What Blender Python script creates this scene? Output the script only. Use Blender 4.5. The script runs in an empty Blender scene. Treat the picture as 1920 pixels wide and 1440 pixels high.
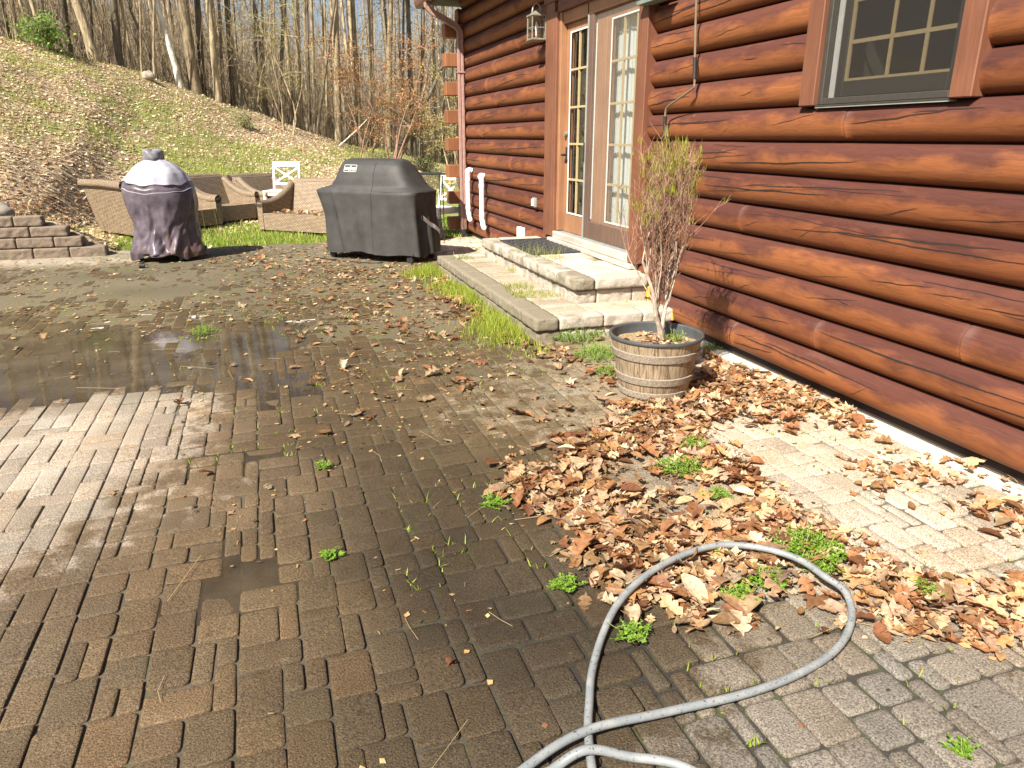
import bpy, math, random
import numpy as np
from mathutils import Vector, Matrix, noise as mnoise
R = math.radians
random.seed(7); RNG = np.random.default_rng(7)

# ------------------------------------------------------------------ camera, sky, sun
S = bpy.context.scene
COL = S.collection
FPX, PITCH, YAW, EYE = 1369.9, R(18.68), R(18.39), 1.5
cam = bpy.data.cameras.new('camera'); cam.sensor_width = 36; cam.lens = FPX/1920*36
cam.clip_end = 600; cam.clip_start = 0.02
co = bpy.data.objects.new('camera', cam); COL.objects.link(co)
co.location = (0, 0, EYE); co.rotation_euler = (R(90)-PITCH, 0, -YAW)
S.camera = co
SUN_AZ_X, SUN_AZ_Y, SUN_EL = .78, .62, R(45)          # direction the light travels, over the ground
wd = bpy.data.worlds.new('World'); S.world = wd; wd.use_nodes = True
wn = wd.node_tree.nodes; wl = wd.node_tree.links
sky = wn.new('ShaderNodeTexSky'); sky.sky_type = 'NISHITA'; sky.sun_disc = False
sky.sun_elevation = SUN_EL; sky.sun_rotation = math.atan2(-SUN_AZ_X, -SUN_AZ_Y)
sky.air_density = 1.0; sky.dust_density = 2.2; sky.ozone_density = 1.0
wl.new(sky.outputs[0], wn['Background'].inputs[0]); wn['Background'].inputs[1].default_value = 0.058
sl = bpy.data.lights.new('sun', 'SUN'); sl.energy = 5.0; sl.angle = R(.5); sl.color = (1, .935, .81)
so = bpy.data.objects.new('sun', sl); COL.objects.link(so)
hd = Vector((SUN_AZ_X, SUN_AZ_Y, -math.tan(SUN_EL)*math.hypot(SUN_AZ_X, SUN_AZ_Y)))
so.rotation_euler = hd.to_track_quat('-Z', 'Y').to_euler(); so.location = (-20, -16, 25)
S.view_settings.view_transform = 'Standard'; S.view_settings.look = 'None'
S.view_settings.exposure = 1.25; S.view_settings.gamma = 1
try:
    S.cycles.max_bounces = 8; S.cycles.transparent_max_bounces = 12; S.cycles.caustics_reflective = False
    S.cycles.sample_clamp_indirect = 6
except Exception: pass

# ------------------------------------------------------------------ helpers: photograph pixel -> point in the place
def ray(x, y):
    u = (x-960)/FPX; v = (y-720)/FPX
    F = math.cos(PITCH)-v*math.sin(PITCH); Z = -v*math.cos(PITCH)-math.sin(PITCH)
    return (u*math.cos(YAW)+F*math.sin(YAW), -u*math.sin(YAW)+F*math.cos(YAW), Z, F)
def G(x, y, z=0.0):
    r = ray(x, y); t = (z-EYE)/r[2]; return (r[0]*t, r[1]*t)
def P3(x, y, Fh):
    r = ray(x, y); t = Fh/r[3]; return Vector((r[0]*t, r[1]*t, EYE+r[2]*t))
def to_px(X, Y, Z):
    X = np.asarray(X, float); Z = np.asarray(Z, float)-EYE
    Rr = X*math.cos(YAW)-Y*math.sin(YAW); Fh = X*math.sin(YAW)+Y*math.cos(YAW)
    F = Fh*math.cos(PITCH)-Z*math.sin(PITCH); U = Fh*math.sin(PITCH)+Z*math.cos(PITCH)
    F = np.where(F < .05, .05, F)
    return 960+FPX*Rr/F, 720-FPX*U/F, Fh
def in_poly(px, py, poly):
    px = np.asarray(px); py = np.asarray(py); c = np.zeros(px.shape, bool); n = len(poly)
    for i in range(n):
        x1, y1 = poly[i]; x2, y2 = poly[(i+1) % n]
        if y1 == y2: continue
        k = ((y1 > py) != (y2 > py)) & (px < (x2-x1)*(py-y1)/(y2-y1)+x1); c ^= k
    return c
def vnoise(X, Y, s, seed=0):                       # smooth value noise on arrays, -1..1
    X = np.asarray(X, float)*s+seed*17.3; Y = np.asarray(Y, float)*s+seed*9.1
    xi = np.floor(X).astype(int); yi = np.floor(Y).astype(int); fx = X-xi; fy = Y-yi
    fx = fx*fx*(3-2*fx); fy = fy*fy*(3-2*fy)
    def h(a, b):
        n = (a*374761393+b*668265263+seed*982451653) & 0x7fffffff
        n = ((n ^ (n >> 13))*1274126177) & 0x7fffffff
        return ((n ^ (n >> 16)) & 0xffff)/32767.5-1
    return (h(xi, yi)*(1-fx)+h(xi+1, yi)*fx)*(1-fy)+(h(xi, yi+1)*(1-fx)+h(xi+1, yi+1)*fx)*fy

# ------------------------------------------------------------------ mesh helpers
def mesh_np(name, V, quads=None, tris=None, cols=None, smooth=False, attrs=None, midx=None):
    V = np.asarray(V, np.float32).reshape(-1, 3)
    me = bpy.data.meshes.new(name)
    q = np.zeros((0, 4), np.int32) if quads is None else np.asarray(quads, np.int32).reshape(-1, 4)
    t = np.zeros((0, 3), np.int32) if tris is None else np.asarray(tris, np.int32).reshape(-1, 3)
    me.vertices.add(len(V)); me.vertices.foreach_set('co', V.ravel())
    nl = q.size+t.size; me.loops.add(nl)
    me.loops.foreach_set('vertex_index', np.concatenate([q.ravel(), t.ravel()]).astype(np.int32))
    me.polygons.add(len(q)+len(t))
    st = np.concatenate([np.arange(len(q))*4, len(q)*4+np.arange(len(t))*3]).astype(np.int32)
    me.polygons.foreach_set('loop_start', st)
    if smooth: me.polygons.foreach_set('use_smooth', np.ones(len(q)+len(t), bool))
    if midx is not None: me.polygons.foreach_set('material_index', np.asarray(midx, np.int32))
    me.update(calc_edges=True)
    if cols is not None:
        a = me.attributes.new('col', 'FLOAT_COLOR', 'POINT')
        c = np.ones((len(V), 4), np.float32); c[:, :3] = cols; a.data.foreach_set('color', c.ravel())
    for k, v in (attrs or {}).items():
        v = np.asarray(v, np.float32)
        if v.ndim == 1:
            a = me.attributes.new(k, 'FLOAT', 'POINT'); a.data.foreach_set('value', v)
        else:
            a = me.attributes.new(k, 'FLOAT_VECTOR', 'POINT'); a.data.foreach_set('vector', v.ravel())
    return me
def link(name, me, mat, parent=None):
    o = bpy.data.objects.new(name, me); COL.objects.link(o)
    for m in (mat if isinstance(mat, (list, tuple)) else [mat]):
        me.materials.append(m)
    if parent: o.parent = parent
    return o
def empty(name, loc=(0, 0, 0), rz=0):
    o = bpy.data.objects.new(name, None); COL.objects.link(o)
    o.location = loc; o.rotation_euler = (0, 0, rz); o.empty_display_size = .1
    return o
def tag(o, label=None, cat=None, group=None, kind=None):
    if label: o['label'] = label
    if cat: o['category'] = cat
    if group: o['group'] = group
    if kind: o['kind'] = kind
    return o
class MB:
    """collects shapes; build() links them as one mesh object"""
    def __init__(s): s.v = []; s.f = []; s.m = []; s.uv = []
    def add(s, vs, fs, mi=0, uv=None):
        n = len(s.v); s.v += [tuple(v) for v in vs]; s.f += [tuple(i+n for i in f) for f in fs]; s.m += [mi]*len(fs)
        s.uv += [tuple(u) for u in uv] if uv is not None else [(v[0], v[2], v[1]) for v in vs]
        return s
    def box(s, a, b, mi=0, bev=0.0, M=None):
        x0, y0, z0 = [min(p, q) for p, q in zip(a, b)]; x1, y1, z1 = [max(p, q) for p, q in zip(a, b)]
        e = min(bev, (x1-x0)*.4, (y1-y0)*.4, (z1-z0)*.4)
        if e <= 0:
            vs = [(x, y, z) for z in (z0, z1) for y in (y0, y1) for x in (x0, x1)]
            fs = [(0, 2, 3, 1), (4, 5, 7, 6), (0, 1, 5, 4), (2, 6, 7, 3), (0, 4, 6, 2), (1, 3, 7, 5)]
        else:
            vs = []; idx = {}
            for ix, X in enumerate((x0, x1)):
                for iy, Y in enumerate((y0, y1)):
                    for iz, Z in enumerate((z0, z1)):
                        sx, sy, sz = (1-2*ix)*e, (1-2*iy)*e, (1-2*iz)*e
                        for ax, p in enumerate([(X, Y+sy, Z+sz), (X+sx, Y, Z+sz), (X+sx, Y+sy, Z)]):
                            idx[ix, iy, iz, ax] = len(vs); vs.append(p)
            I = idx; fs = []
            for i in (0, 1):
                f = [I[i, 0, 0, 0], I[i, 1, 0, 0], I[i, 1, 1, 0], I[i, 0, 1, 0]]; fs.append(f if i else f[::-1])
                f = [I[0, i, 0, 1], I[0, i, 1, 1], I[1, i, 1, 1], I[1, i, 0, 1]]; fs.append(f if i else f[::-1])
                f = [I[0, 0, i, 2], I[1, 0, i, 2], I[1, 1, i, 2], I[0, 1, i, 2]]; fs.append(f if i else f[::-1])
            for i in (0, 1):
                for j in (0, 1):
                    for (p, q) in (((i, j, 0), (i, j, 1)),): fs.append([I[p+(0,)], I[q+(0,)], I[q+(1,)], I[p+(1,)]])
                    for (p, q) in (((i, 0, j), (i, 1, j)),): fs.append([I[p+(0,)], I[q+(0,)], I[q+(2,)], I[p+(2,)]])
                    for (p, q) in (((0, i, j), (1, i, j)),): fs.append([I[p+(1,)], I[q+(1,)], I[q+(2,)], I[p+(2,)]])
                    for k in (0, 1): fs.append([I[i, j, k, 0], I[i, j, k, 1], I[i, j, k, 2]])
        if M is not None: vs = [M @ Vector(v) for v in vs]
        return s.add(vs, fs, mi)
    def tube(s, pts, r, n=8, mi=0, caps=True):
        pts = [Vector(p) for p in pts]; rs = r if isinstance(r, (list, tuple)) else [r]*len(pts)
        vs = []; fs = []; up = None; uv = []; L = 0
        for i, p in enumerate(pts):
            d = (pts[min(i+1, len(pts)-1)]-pts[max(i-1, 0)])
            if d.length < 1e-9: d = Vector((0, 0, 1))
            d.normalize()
            if up is None: up = d.orthogonal().normalized()
            up = (up-d*up.dot(d)); up = up.normalized() if up.length > 1e-6 else d.orthogonal().normalized()
            w = d.cross(up)
            if i: L += (p-pts[i-1]).length
            for k in range(n):
                a = 2*math.pi*k/n; vs.append(p+(up*math.cos(a)+w*math.sin(a))*rs[i]); uv.append((k/n, L, 0))
        for i in range(len(pts)-1):
            for k in range(n): fs.append((i*n+k, i*n+(k+1) % n, (i+1)*n+(k+1) % n, (i+1)*n+k))
        if caps: fs.append(tuple(range(n))[::-1]); fs.append(tuple((len(pts)-1)*n+k for k in range(n)))
        return s.add(vs, fs, mi, uv)
    def lathe(s, prof, n=32, mi=0, c=(0, 0, 0)):
        vs = []; fs = []
        for (r, z) in prof:
            for k in range(n):
                a = 2*math.pi*k/n; vs.append((c[0]+r*math.cos(a), c[1]+r*math.sin(a), c[2]+z))
        for i in range(len(prof)-1):
            for k in range(n): fs.append((i*n+k, i*n+(k+1) % n, (i+1)*n+(k+1) % n, (i+1)*n+k))
        return s.add(vs, fs, mi)
    def build(s, name, mat, parent=None, smooth=False, bevel=None):
        me = bpy.data.meshes.new(name); me.from_pydata(s.v, [], s.f)
        me.polygons.foreach_set('material_index', s.m)
        a = me.attributes.new('guv', 'FLOAT_VECTOR', 'POINT'); a.data.foreach_set('vector', np.array(s.uv, np.float32).ravel())
        if smooth:
            me.polygons.foreach_set('use_smooth', [True]*len(me.polygons))
            me.set_sharp_from_angle(angle=R(42 if smooth is True else smooth))
        me.update(); return link(name, me, mat, parent)
def spline(pts, n=8):
    P = [Vector(p) for p in pts]; out = []
    for i in range(len(P)-1):
        a, b, c, d = P[max(i-1, 0)], P[i], P[i+1], P[min(i+2, len(P)-1)]
        for k in range(n):
            t = k/n; out.append(.5*((2*b)+(c-a)*t+(2*a-5*b+4*c-d)*t*t+(3*b-a-3*c+d)*t**3))
    out.append(P[-1]); return out

# ------------------------------------------------------------------ materials
class NT:
    def __init__(s, name):
        s.m = bpy.data.materials.new(name); s.m.use_nodes = True; s.t = s.m.node_tree; s.n = s.t.nodes; s.n.clear()
        s.out = s.n.new('ShaderNodeOutputMaterial'); s.b = s.n.new('ShaderNodeBsdfPrincipled')
        s.t.links.new(s.b.outputs[0], s.out.inputs[0])
    def L(s, a, b): s.t.links.new(a, b)
    def set(s, inp, v):
        if isinstance(v, bpy.types.NodeSocket): s.L(v, inp)
        else: inp.default_value = v
    def node(s, typ, **kw):
        n = s.n.new(typ)
        for k, v in kw.items(): setattr(n, k, v)
        return n
    def coord(s, kind='Object'): return s.node('ShaderNodeTexCoord').outputs[kind]
    def geo(s, k='Position'): return s.node('ShaderNodeNewGeometry').outputs[k]
    def attr(s, name, k='Color'): return s.node('ShaderNodeAttribute', attribute_name=name).outputs[k]
    def map(s, v, scale=(1, 1, 1), rot=(0, 0, 0), loc=(0, 0, 0)):
        n = s.node('ShaderNodeMapping'); s.L(v, n.inputs[0]); n.inputs[3].default_value = scale
        n.inputs[2].default_value = rot; n.inputs[1].default_value = loc; return n.outputs[0]
    def noise(s, v, scale=5, det=4, rough=.55, dist=0, out='Fac'):
        n = s.node('ShaderNodeTexNoise'); s.L(v, n.inputs['Vector']); n.inputs['Scale'].default_value = scale
        n.inputs['Detail'].default_value = det; n.inputs['Roughness'].default_value = rough; n.inputs['Distortion'].default_value = dist
        return n.outputs[0 if out == 'Fac' else 'Color']
    def vor(s, v, scale=5, feat='F1', out='Distance'):
        n = s.node('ShaderNodeTexVoronoi', feature=feat); s.L(v, n.inputs['Vector']); n.inputs['Scale'].default_value = scale
        return n.outputs[out]
    def ramp(s, f, stops):
        n = s.node('ShaderNodeValToRGB'); e = n.color_ramp.elements
        while len(e) < len(stops): e.new(.5)
        for el, (p, c) in zip(e, stops):
            el.position = p; el.color = (c, c, c, 1) if isinstance(c, (int, float)) else (*c, 1)
        s.L(f, n.inputs[0]); return n.outputs[0]
    def mix(s, f, a, b, mode='MIX'):
        n = s.node('ShaderNodeMix', data_type='RGBA', blend_type=mode); s.set(n.inputs[0], f)
        for i, v in ((6, a), (7, b)): s.set(n.inputs[i], (*v, 1) if isinstance(v, tuple) and len(v) == 3 else v)
        return n.outputs[2]
    def math(s, op, a, b=0.0, c=None, clamp=False):
        n = s.node('ShaderNodeMath', operation=op, use_clamp=clamp); s.set(n.inputs[0], a); s.set(n.inputs[1], b)
        if c is not None: s.set(n.inputs[2], c)
        return n.outputs[0]
    def sep(s, v): return s.node('ShaderNodeSeparateXYZ').inputs[0], None
    def xyz(s, v):
        n = s.node('ShaderNodeSeparateXYZ'); s.L(v, n.inputs[0]); return n.outputs
    def comb(s, x, y, z):
        n = s.node('ShaderNodeCombineXYZ'); s.set(n.inputs[0], x); s.set(n.inputs[1], y); s.set(n.inputs[2], z); return n.outputs[0]
    def bump(s, h, strength=.3, dist=.01):
        n = s.node('ShaderNodeBump'); n.inputs['Strength'].default_value = strength; n.inputs['Distance'].default_value = dist
        s.L(h, n.inputs['Height']); s.L(n.outputs[0], s.b.inputs['Normal']); return n
    def fin(s, col=None, rough=None, metal=None, spec=None, **kw):
        if col is not None: s.set(s.b.inputs['Base Color'], (*col, 1) if isinstance(col, tuple) else col)
        if rough is not None: s.set(s.b.inputs['Roughness'], rough)
        if metal is not None: s.b.inputs['Metallic'].default_value = metal
        if spec is not None: s.set(s.b.inputs['Specular IOR Level'], spec)
        return s.m
def simple(name, col, rough=.6, metal=0, nz=.15, scale=20, bump=.1):
    t = NT(name); v = t.coord(); f = t.noise(v, scale, 5)
    c = t.mix(t.ramp(f, [(.3, 0.), (.7, 1.)]), tuple(x*(1-nz) for x in col), tuple(min(1, x*(1+nz)) for x in col))
    if bump: t.bump(f, bump, .005)
    return t.fin(c, rough, metal)

def m_paver():
    t = NT('paver_concrete'); v = t.geo(); base = t.attr('col'); wet0 = t.attr('wet', 'Fac')
    n1 = t.noise(v, 9, 4); n2 = t.noise(v, 55, 3, .7)
    w = t.math('ADD', wet0, t.math('MULTIPLY', t.math('SUBTRACT', t.math('ADD', n1, t.math('MULTIPLY', n2, .35)), .675), .85))
    wet = t.ramp(w, [(.44, 0.), (.56, 1.)])
    sp = t.noise(v, 170, 3, .7); sp2 = t.noise(t.map(v, loc=(3, 5, 1)), 150, 3, .7); vr = t.vor(v, 120)
    c = t.mix(t.ramp(sp, [(.36, 0.), (.64, 1.)]), t.mix(1, base, (.45, .44, .44), 'MULTIPLY'), t.mix(1, base, (1.75, 1.72, 1.7), 'MULTIPLY'))
    c = t.mix(t.ramp(sp2, [(.62, 0.), (.74, .65)]), c, t.mix(1, base, (.28, .26, .24), 'MULTIPLY'))
    c = t.mix(t.ramp(vr, [(.12, .45), (.2, 0.)]), c, t.mix(1, base, (1.9, 1.85, 1.8), 'MULTIPLY'))
    c = t.mix(t.ramp(t.noise(v, 3.1, 5, .65), [(.35, .55), (.62, 0.)]), c, t.mix(1, c, (.62, .58, .5), 'MULTIPLY'))
    moss = t.math('MULTIPLY', t.ramp(t.noise(v, 5.5, 6, .7), [(.56, 0.), (.66, .5)]), t.attr('moss', 'Fac'))
    c = t.mix(moss, c, (.07, .085, .02))
    c = t.mix(wet, c, t.mix(1, c, (.54, .475, .375), 'MULTIPLY'))
    t.bump(t.math('ADD', t.math('MULTIPLY', sp, 1), t.math('MULTIPLY', sp2, .8)), .9, .005)
    film = t.ramp(t.noise(v, 16, 4, .65), [(.45, 0.), (.6, 1.)])
    ro = t.mix(wet, (.95, .95, .95), t.mix(film, (.78, .78, .78), (.5, .5, .5)))
    return t.fin(c, ro, spec=.32)
def m_sand():
    t = NT('joint_sand'); v = t.geo(); base = t.attr('col'); n = t.noise(v, 120, 4, .7)
    c = t.mix(t.ramp(n, [(.3, 0.), (.7, 1.)]), t.mix(1, base, (.5, .5, .5), 'MULTIPLY'), t.mix(1, base, (1.4, 1.35, 1.3), 'MULTIPLY'))
    c = t.mix(t.math('MULTIPLY', t.ramp(t.noise(v, 7, 5, .7), [(.5, 0.), (.6, .8)]), t.attr('moss', 'Fac')), c, (.08, .1, .02))
    t.bump(n, .6, .006); return t.fin(c, .9)
def m_log():
    t = NT('stained_log'); uv = t.attr('luv', 'Vector'); x = t.xyz(uv)           # x = along the log, y = over the belly, z = seed
    sw = t.noise(t.comb(t.math('MULTIPLY', x[0], 1.3), t.math('MULTIPLY', x[1], 5.), x[2]), 1.6, 3, out='Color')
    vv = t.comb(t.math('MULTIPLY', x[0], 1.), t.math('MULTIPLY', x[1], 1.7), x[2])
    vn = t.node('ShaderNodeTexVoronoi'); t.L(vv, vn.inputs['Vector']); vn.inputs['Scale'].default_value = 2.6
    kd = vn.outputs['Distance']; kc = t.xyz(vn.outputs['Color'])[0]
    on = t.math('GREATER_THAN', kc, .42); halo = t.math('MULTIPLY', t.ramp(kd, [(.0, 1.), (.30, 0.)]), on)
    swx = t.xyz(sw)
    ga = t.math('ADD', t.math('ADD', t.math('MULTIPLY', x[1], 60), t.math('MULTIPLY', swx[0], 5.5)), t.math('MULTIPLY', halo, 9))
    gr = t.noise(t.comb(t.math('MULTIPLY', x[0], 2.2), ga, x[2]), 1.0, 4, .6)
    gr2 = t.noise(t.comb(t.math('MULTIPLY', x[0], 7), t.math('MULTIPLY', ga, 3.5), x[2]), 1.0, 3, .6)
    bl = t.noise(t.comb(t.math('MULTIPLY', x[0], 1.7), t.math('MULTIPLY', x[1], 6), x[2]), 1.7, 5, .6)
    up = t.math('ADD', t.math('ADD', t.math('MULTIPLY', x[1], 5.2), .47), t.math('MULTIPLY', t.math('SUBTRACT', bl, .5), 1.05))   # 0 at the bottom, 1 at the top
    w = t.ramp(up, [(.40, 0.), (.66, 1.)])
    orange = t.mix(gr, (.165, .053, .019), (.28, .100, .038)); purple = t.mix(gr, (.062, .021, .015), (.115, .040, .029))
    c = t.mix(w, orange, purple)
    c = t.mix(t.ramp(gr2, [(.48, 0.), (.72, .42)]), c, t.mix(1, c, (.42, .36, .32), 'MULTIPLY'))
    c = t.mix(t.ramp(bl, [(.6, 0.), (.78, .5)]), c, (.13, .04, .022))
    grey = t.math('MULTIPLY', t.ramp(t.math('ADD', t.math('MULTIPLY', x[1], 8), t.noise(uv, 5, 5, .7)), [(.93, 0.), (1.0, .6)]), 1)
    c = t.mix(t.math('MULTIPLY', grey, t.ramp(t.noise(t.comb(x[0], t.math('MULTIPLY', x[1], 3), x[2]), 3, 4), [(.5, 0.), (.7, .3)])), c, (.20, .10, .08))
    oi = t.node('ShaderNodeObjectInfo').outputs['Random']
    c = t.mix(1, c, t.ramp(oi, [(0, (.78, .74, .74)), (.5, (1, 1, 1)), (1, (1.12, 1.15, 1.1))]), 'MULTIPLY')
    kn = t.math('MULTIPLY', t.ramp(kd, [(.045, 1.), (.062, 0.)]), on); rim = t.math('MULTIPLY', t.ramp(kd, [(.04, 0.), (.055, 1.), (.085, 0.)]), on)
    c = t.mix(t.math('MULTIPLY', kn, .75), c, (.2, .085, .035)); c = t.mix(t.math('MULTIPLY', rim, .8), c, (.07, .022, .012))
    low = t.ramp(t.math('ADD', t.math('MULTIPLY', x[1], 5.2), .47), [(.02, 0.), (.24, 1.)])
    c = t.mix(low, t.mix(1, c, (.4, .3, .26), 'MULTIPLY'), c)  # lower edge darkened: dark stain plus underside shade painted into the colour
    t.bump(t.math('ADD', t.math('ADD', gr, t.math('MULTIPLY', gr2, .5)), t.math('MULTIPLY', rim, .8)), .35, .004)
    return t.fin(c, t.mix(gr2, (.5, .5, .5), (.75, .75, .75)), spec=.3)
def m_wood(name, a, b, rough=.55, axis=2):
    t = NT(name); v = t.coord(); sc = [30, 30, 30]; sc[axis] = 1.6
    g = t.noise(t.map(v, scale=tuple(sc)), 1, 5, .65, .6); g2 = t.noise(v, 3, 4)
    c = t.mix(t.ramp(g, [(.3, 0.), (.7, 1.)]), a, b); c = t.mix(t.ramp(g2, [(.4, 0.), (.75, .5)]), c, tuple(q*.6 for q in a))
    t.bump(g, .25, .004); return t.fin(c, rough)
def m_stone(name='split_concrete_block', ca=(.30, .26, .215), cb=(.52, .47, .40)):
    t = NT(name); v = t.geo(); n = t.noise(v, 90, 5, .7); m = t.noise(v, 6, 5, .65); x = t.xyz(v)
    lo = t.attr('dirt', 'Fac')
    c = t.mix(t.ramp(n, [(.3, 0.), (.7, 1.)]), ca, cb)
    d = t.ramp(t.math('ADD', t.math('MULTIPLY', m, .8), lo), [(.62, 0.), (.8, 1.)])
    c = t.mix(t.math('MULTIPLY', d, .88), c, t.mix(n, (.10, .085, .055), (.24, .20, .135)))
    c = t.mix(t.math('MULTIPLY', t.ramp(t.noise(v, 13, 5, .7), [(.60, 0.), (.68, .8)]), lo), c, (.10, .115, .03))
    c = t.mix(t.ramp(t.vor(v, 160), [(.08, .8), (.16, 0.)]), c, (.09, .07, .055))
    t.bump(t.math('ADD', n, t.math('MULTIPLY', t.noise(v, 28, 4, .7), 1.2)), .7, .008); return t.fin(c, .92)
def m_cover(name, a, b, rough, dirt=None):
    t = NT(name); v = t.coord(); n = t.noise(v, 7, 5, .6); w = t.noise(v, 300, 2)
    c = t.mix(t.ramp(n, [(.35, 0.), (.7, 1.)]), a, b)
    if dirt:
        x = t.xyz(v); f = t.math('ADD', t.math('MULTIPLY', t.math('SUBTRACT', .62, x[2]), 1.1), t.math('MULTIPLY', t.math('SUBTRACT', t.noise(v, 4.5, 5, .7), .5), 2.0))
        f = t.math('MULTIPLY', t.ramp(f, [(.3, 0.), (.75, .8)]), t.ramp(t.noise(v, 2.2, 3), [(.42, 0.), (.6, 1.)])); c = t.mix(f, c, dirt)
    c = t.mix(t.ramp(t.noise(v, 45, 4, .8), [(.70, 0.), (.76, .35)]), c, tuple(min(1, q*2.2) for q in b))
    t.bump(t.math('ADD', t.math('MULTIPLY', w, .15), n), .25, .01); return t.fin(c, rough, spec=.35)
def m_wicker():
    t = NT('woven_wicker'); uv = t.attr('guv', 'Vector'); br = t.node('ShaderNodeTexBrick'); t.L(uv, br.inputs[0])
    br.inputs['Scale'].default_value = 1; br.inputs['Brick Width'].default_value = .052; br.inputs['Row Height'].default_value = .021
    br.inputs['Mortar Size'].default_value = .0042; br.inputs['Mortar Smooth'].default_value = .3
    br.inputs['Color1'].default_value = (.42, .32, .215, 1); br.inputs['Color2'].default_value = (.31, .225, .145, 1); br.inputs['Mortar'].default_value = (.045, .028, .018, 1)
    c = t.mix(t.ramp(t.noise(uv, 9, 4), [(.4, 0.), (.7, .4)]), br.outputs[0], t.mix(1, br.outputs[0], (.65, .6, .55), 'MULTIPLY'))
    t.bump(t.math('SUBTRACT', 1, br.outputs['Fac']), .8, .006); return t.fin(c, .6)
def m_bark(name, a, b, sc=1.0):
    t = NT(name); v = t.coord(); n = t.noise(t.map(v, scale=(16*sc, 16*sc, 2.2*sc)), 1, 5, .7, .4); m = t.noise(v, 1.3, 4)
    c = t.mix(t.ramp(n, [(.36, 0.), (.62, 1.)]), a, b)
    c = t.mix(t.ramp(m, [(.45, 0.), (.7, .45)]), c, (.17, .165, .085))
    c = t.mix(1, c, t.ramp(t.node('ShaderNodeObjectInfo').outputs['Random'], [(0, (.66, .64, .62)), (1, (1.2, 1.2, 1.2))]), 'MULTIPLY')
    t.bump(n, .8, .03); return t.fin(c, .9)
def m_leaf(name='dry_leaf', trans=.25, rough=.62):
    t = NT(name); c0 = t.attr('col'); v = t.geo(); n = t.noise(v, 60, 3)
    c = t.mix(t.ramp(n, [(.35, 0.), (.65, 1.)]), t.mix(1, c0, (.72, .68, .64), 'MULTIPLY'), t.mix(1, c0, (1.15, 1.12, 1.1), 'MULTIPLY'))
    t.fin(c, rough, spec=.3)
    tr = t.node('ShaderNodeBsdfTranslucent'); t.L(c, tr.inputs[0]); mx = t.node('ShaderNodeMixShader'); mx.inputs[0].default_value = trans
    t.L(t.b.outputs[0], mx.inputs[1]); t.L(tr.outputs[0], mx.inputs[2]); t.L(mx.outputs[0], t.out.inputs[0]); return t.m
def m_terrain():
    t = NT('hillside_earth'); v = t.geo(); g = t.attr('grass', 'Fac')
    n = t.noise(v, 16, 5, .75); n2 = t.noise(v, 1.4, 5, .65); vc = t.vor(t.map(v, scale=(1, 1, 2)), 13, out='Color')
    litter = t.mix(t.xyz(vc)[0], (.24, .16, .09), (.58, .46, .30)); litter = t.mix(t.ramp(n, [(.35, .8), (.55, 0.)]), litter, (.07, .045, .025))
    gr = t.mix(n, (.08, .12, .02), (.28, .34, .06))
    f = t.ramp(t.math('ADD', g, t.math('MULTIPLY', t.math('SUBTRACT', n2, .5), 1.6)), [(.42, 0.), (.62, 1.)])
    c = t.mix(t.math('MULTIPLY', f, .85), litter, gr); t.bump(n, .9, .05); return t.fin(c, .95)
def m_glass(ior=1.6):
    t = NT('window_glass'); gl = t.node('ShaderNodeBsdfGlossy'); gl.inputs[1].default_value = .015; gl.inputs[0].default_value = (.9, .93, .92, 1)
    tr = t.node('ShaderNodeBsdfTransparent'); tr.inputs[0].default_value = (.975, .985, .98, 1); fr = t.node('ShaderNodeFresnel'); fr.inputs[0].default_value = ior
    mx = t.node('ShaderNodeMixShader'); t.L(t.math('MULTIPLY', t.math('ADD', fr.outputs[0], .02), t.math('SUBTRACT', 1, t.geo('Backfacing'))), mx.inputs[0]); t.L(tr.outputs[0], mx.inputs[1]); t.L(gl.outputs[0], mx.inputs[2]); t.L(mx.outputs[0], t.out.inputs[0]); return t.m
def m_screen(name, col, dens):
    t = NT(name); t.fin(col, .75); tr = t.node('ShaderNodeBsdfTransparent'); mx = t.node('ShaderNodeMixShader'); v = t.coord()
    d = t.math('MULTIPLY', t.ramp(t.noise(v, 30, 3), [(.3, .94), (.7, 1.0)]), dens)
    t.L(d, mx.inputs[0]); t.L(tr.outputs[0], mx.inputs[1]); t.L(t.b.outputs[0], mx.inputs[2]); t.L(mx.outputs[0], t.out.inputs[0]); return t.m
def m_water():
    t = NT('muddy_water'); v = t.geo(); n = t.noise(v, 3, 4, .6)
    murk = t.attr('murk', 'Fac')
    di = t.node('ShaderNodeBsdfDiffuse'); t.L(t.mix(t.ramp(n, [(.35, 0.), (.65, 1.)]), (.075, .056, .034), (.14, .11, .07)), di.inputs[0])
    tr = t.node('ShaderNodeBsdfTransparent'); tr.inputs[0].default_value = (.55, .47, .36, 1)
    m1 = t.node('ShaderNodeMixShader'); t.L(murk, m1.inputs[0]); t.L(tr.outputs[0], m1.inputs[1]); t.L(di.outputs[0], m1.inputs[2])
    gl = t.node('ShaderNodeBsdfGlossy'); gl.inputs[1].default_value = .04; fr = t.node('ShaderNodeFresnel'); fr.inputs[0].default_value = 1.33
    bp = t.node('ShaderNodeBump'); bp.inputs['Strength'].default_value = .04; bp.inputs['Distance'].default_value = .01
    t.L(t.noise(v, 14, 2), bp.inputs['Height']); t.L(bp.outputs[0], gl.inputs['Normal']); t.L(bp.outputs[0], fr.inputs['Normal'])
    m2 = t.node('ShaderNodeMixShader'); t.L(t.math('MULTIPLY', fr.outputs[0], 1.15, clamp=True), m2.inputs[0]); t.L(m1.outputs[0], m2.inputs[1]); t.L(gl.outputs[0], m2.inputs[2]); t.L(m2.outputs[0], t.out.inputs[0]); return t.m
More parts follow.
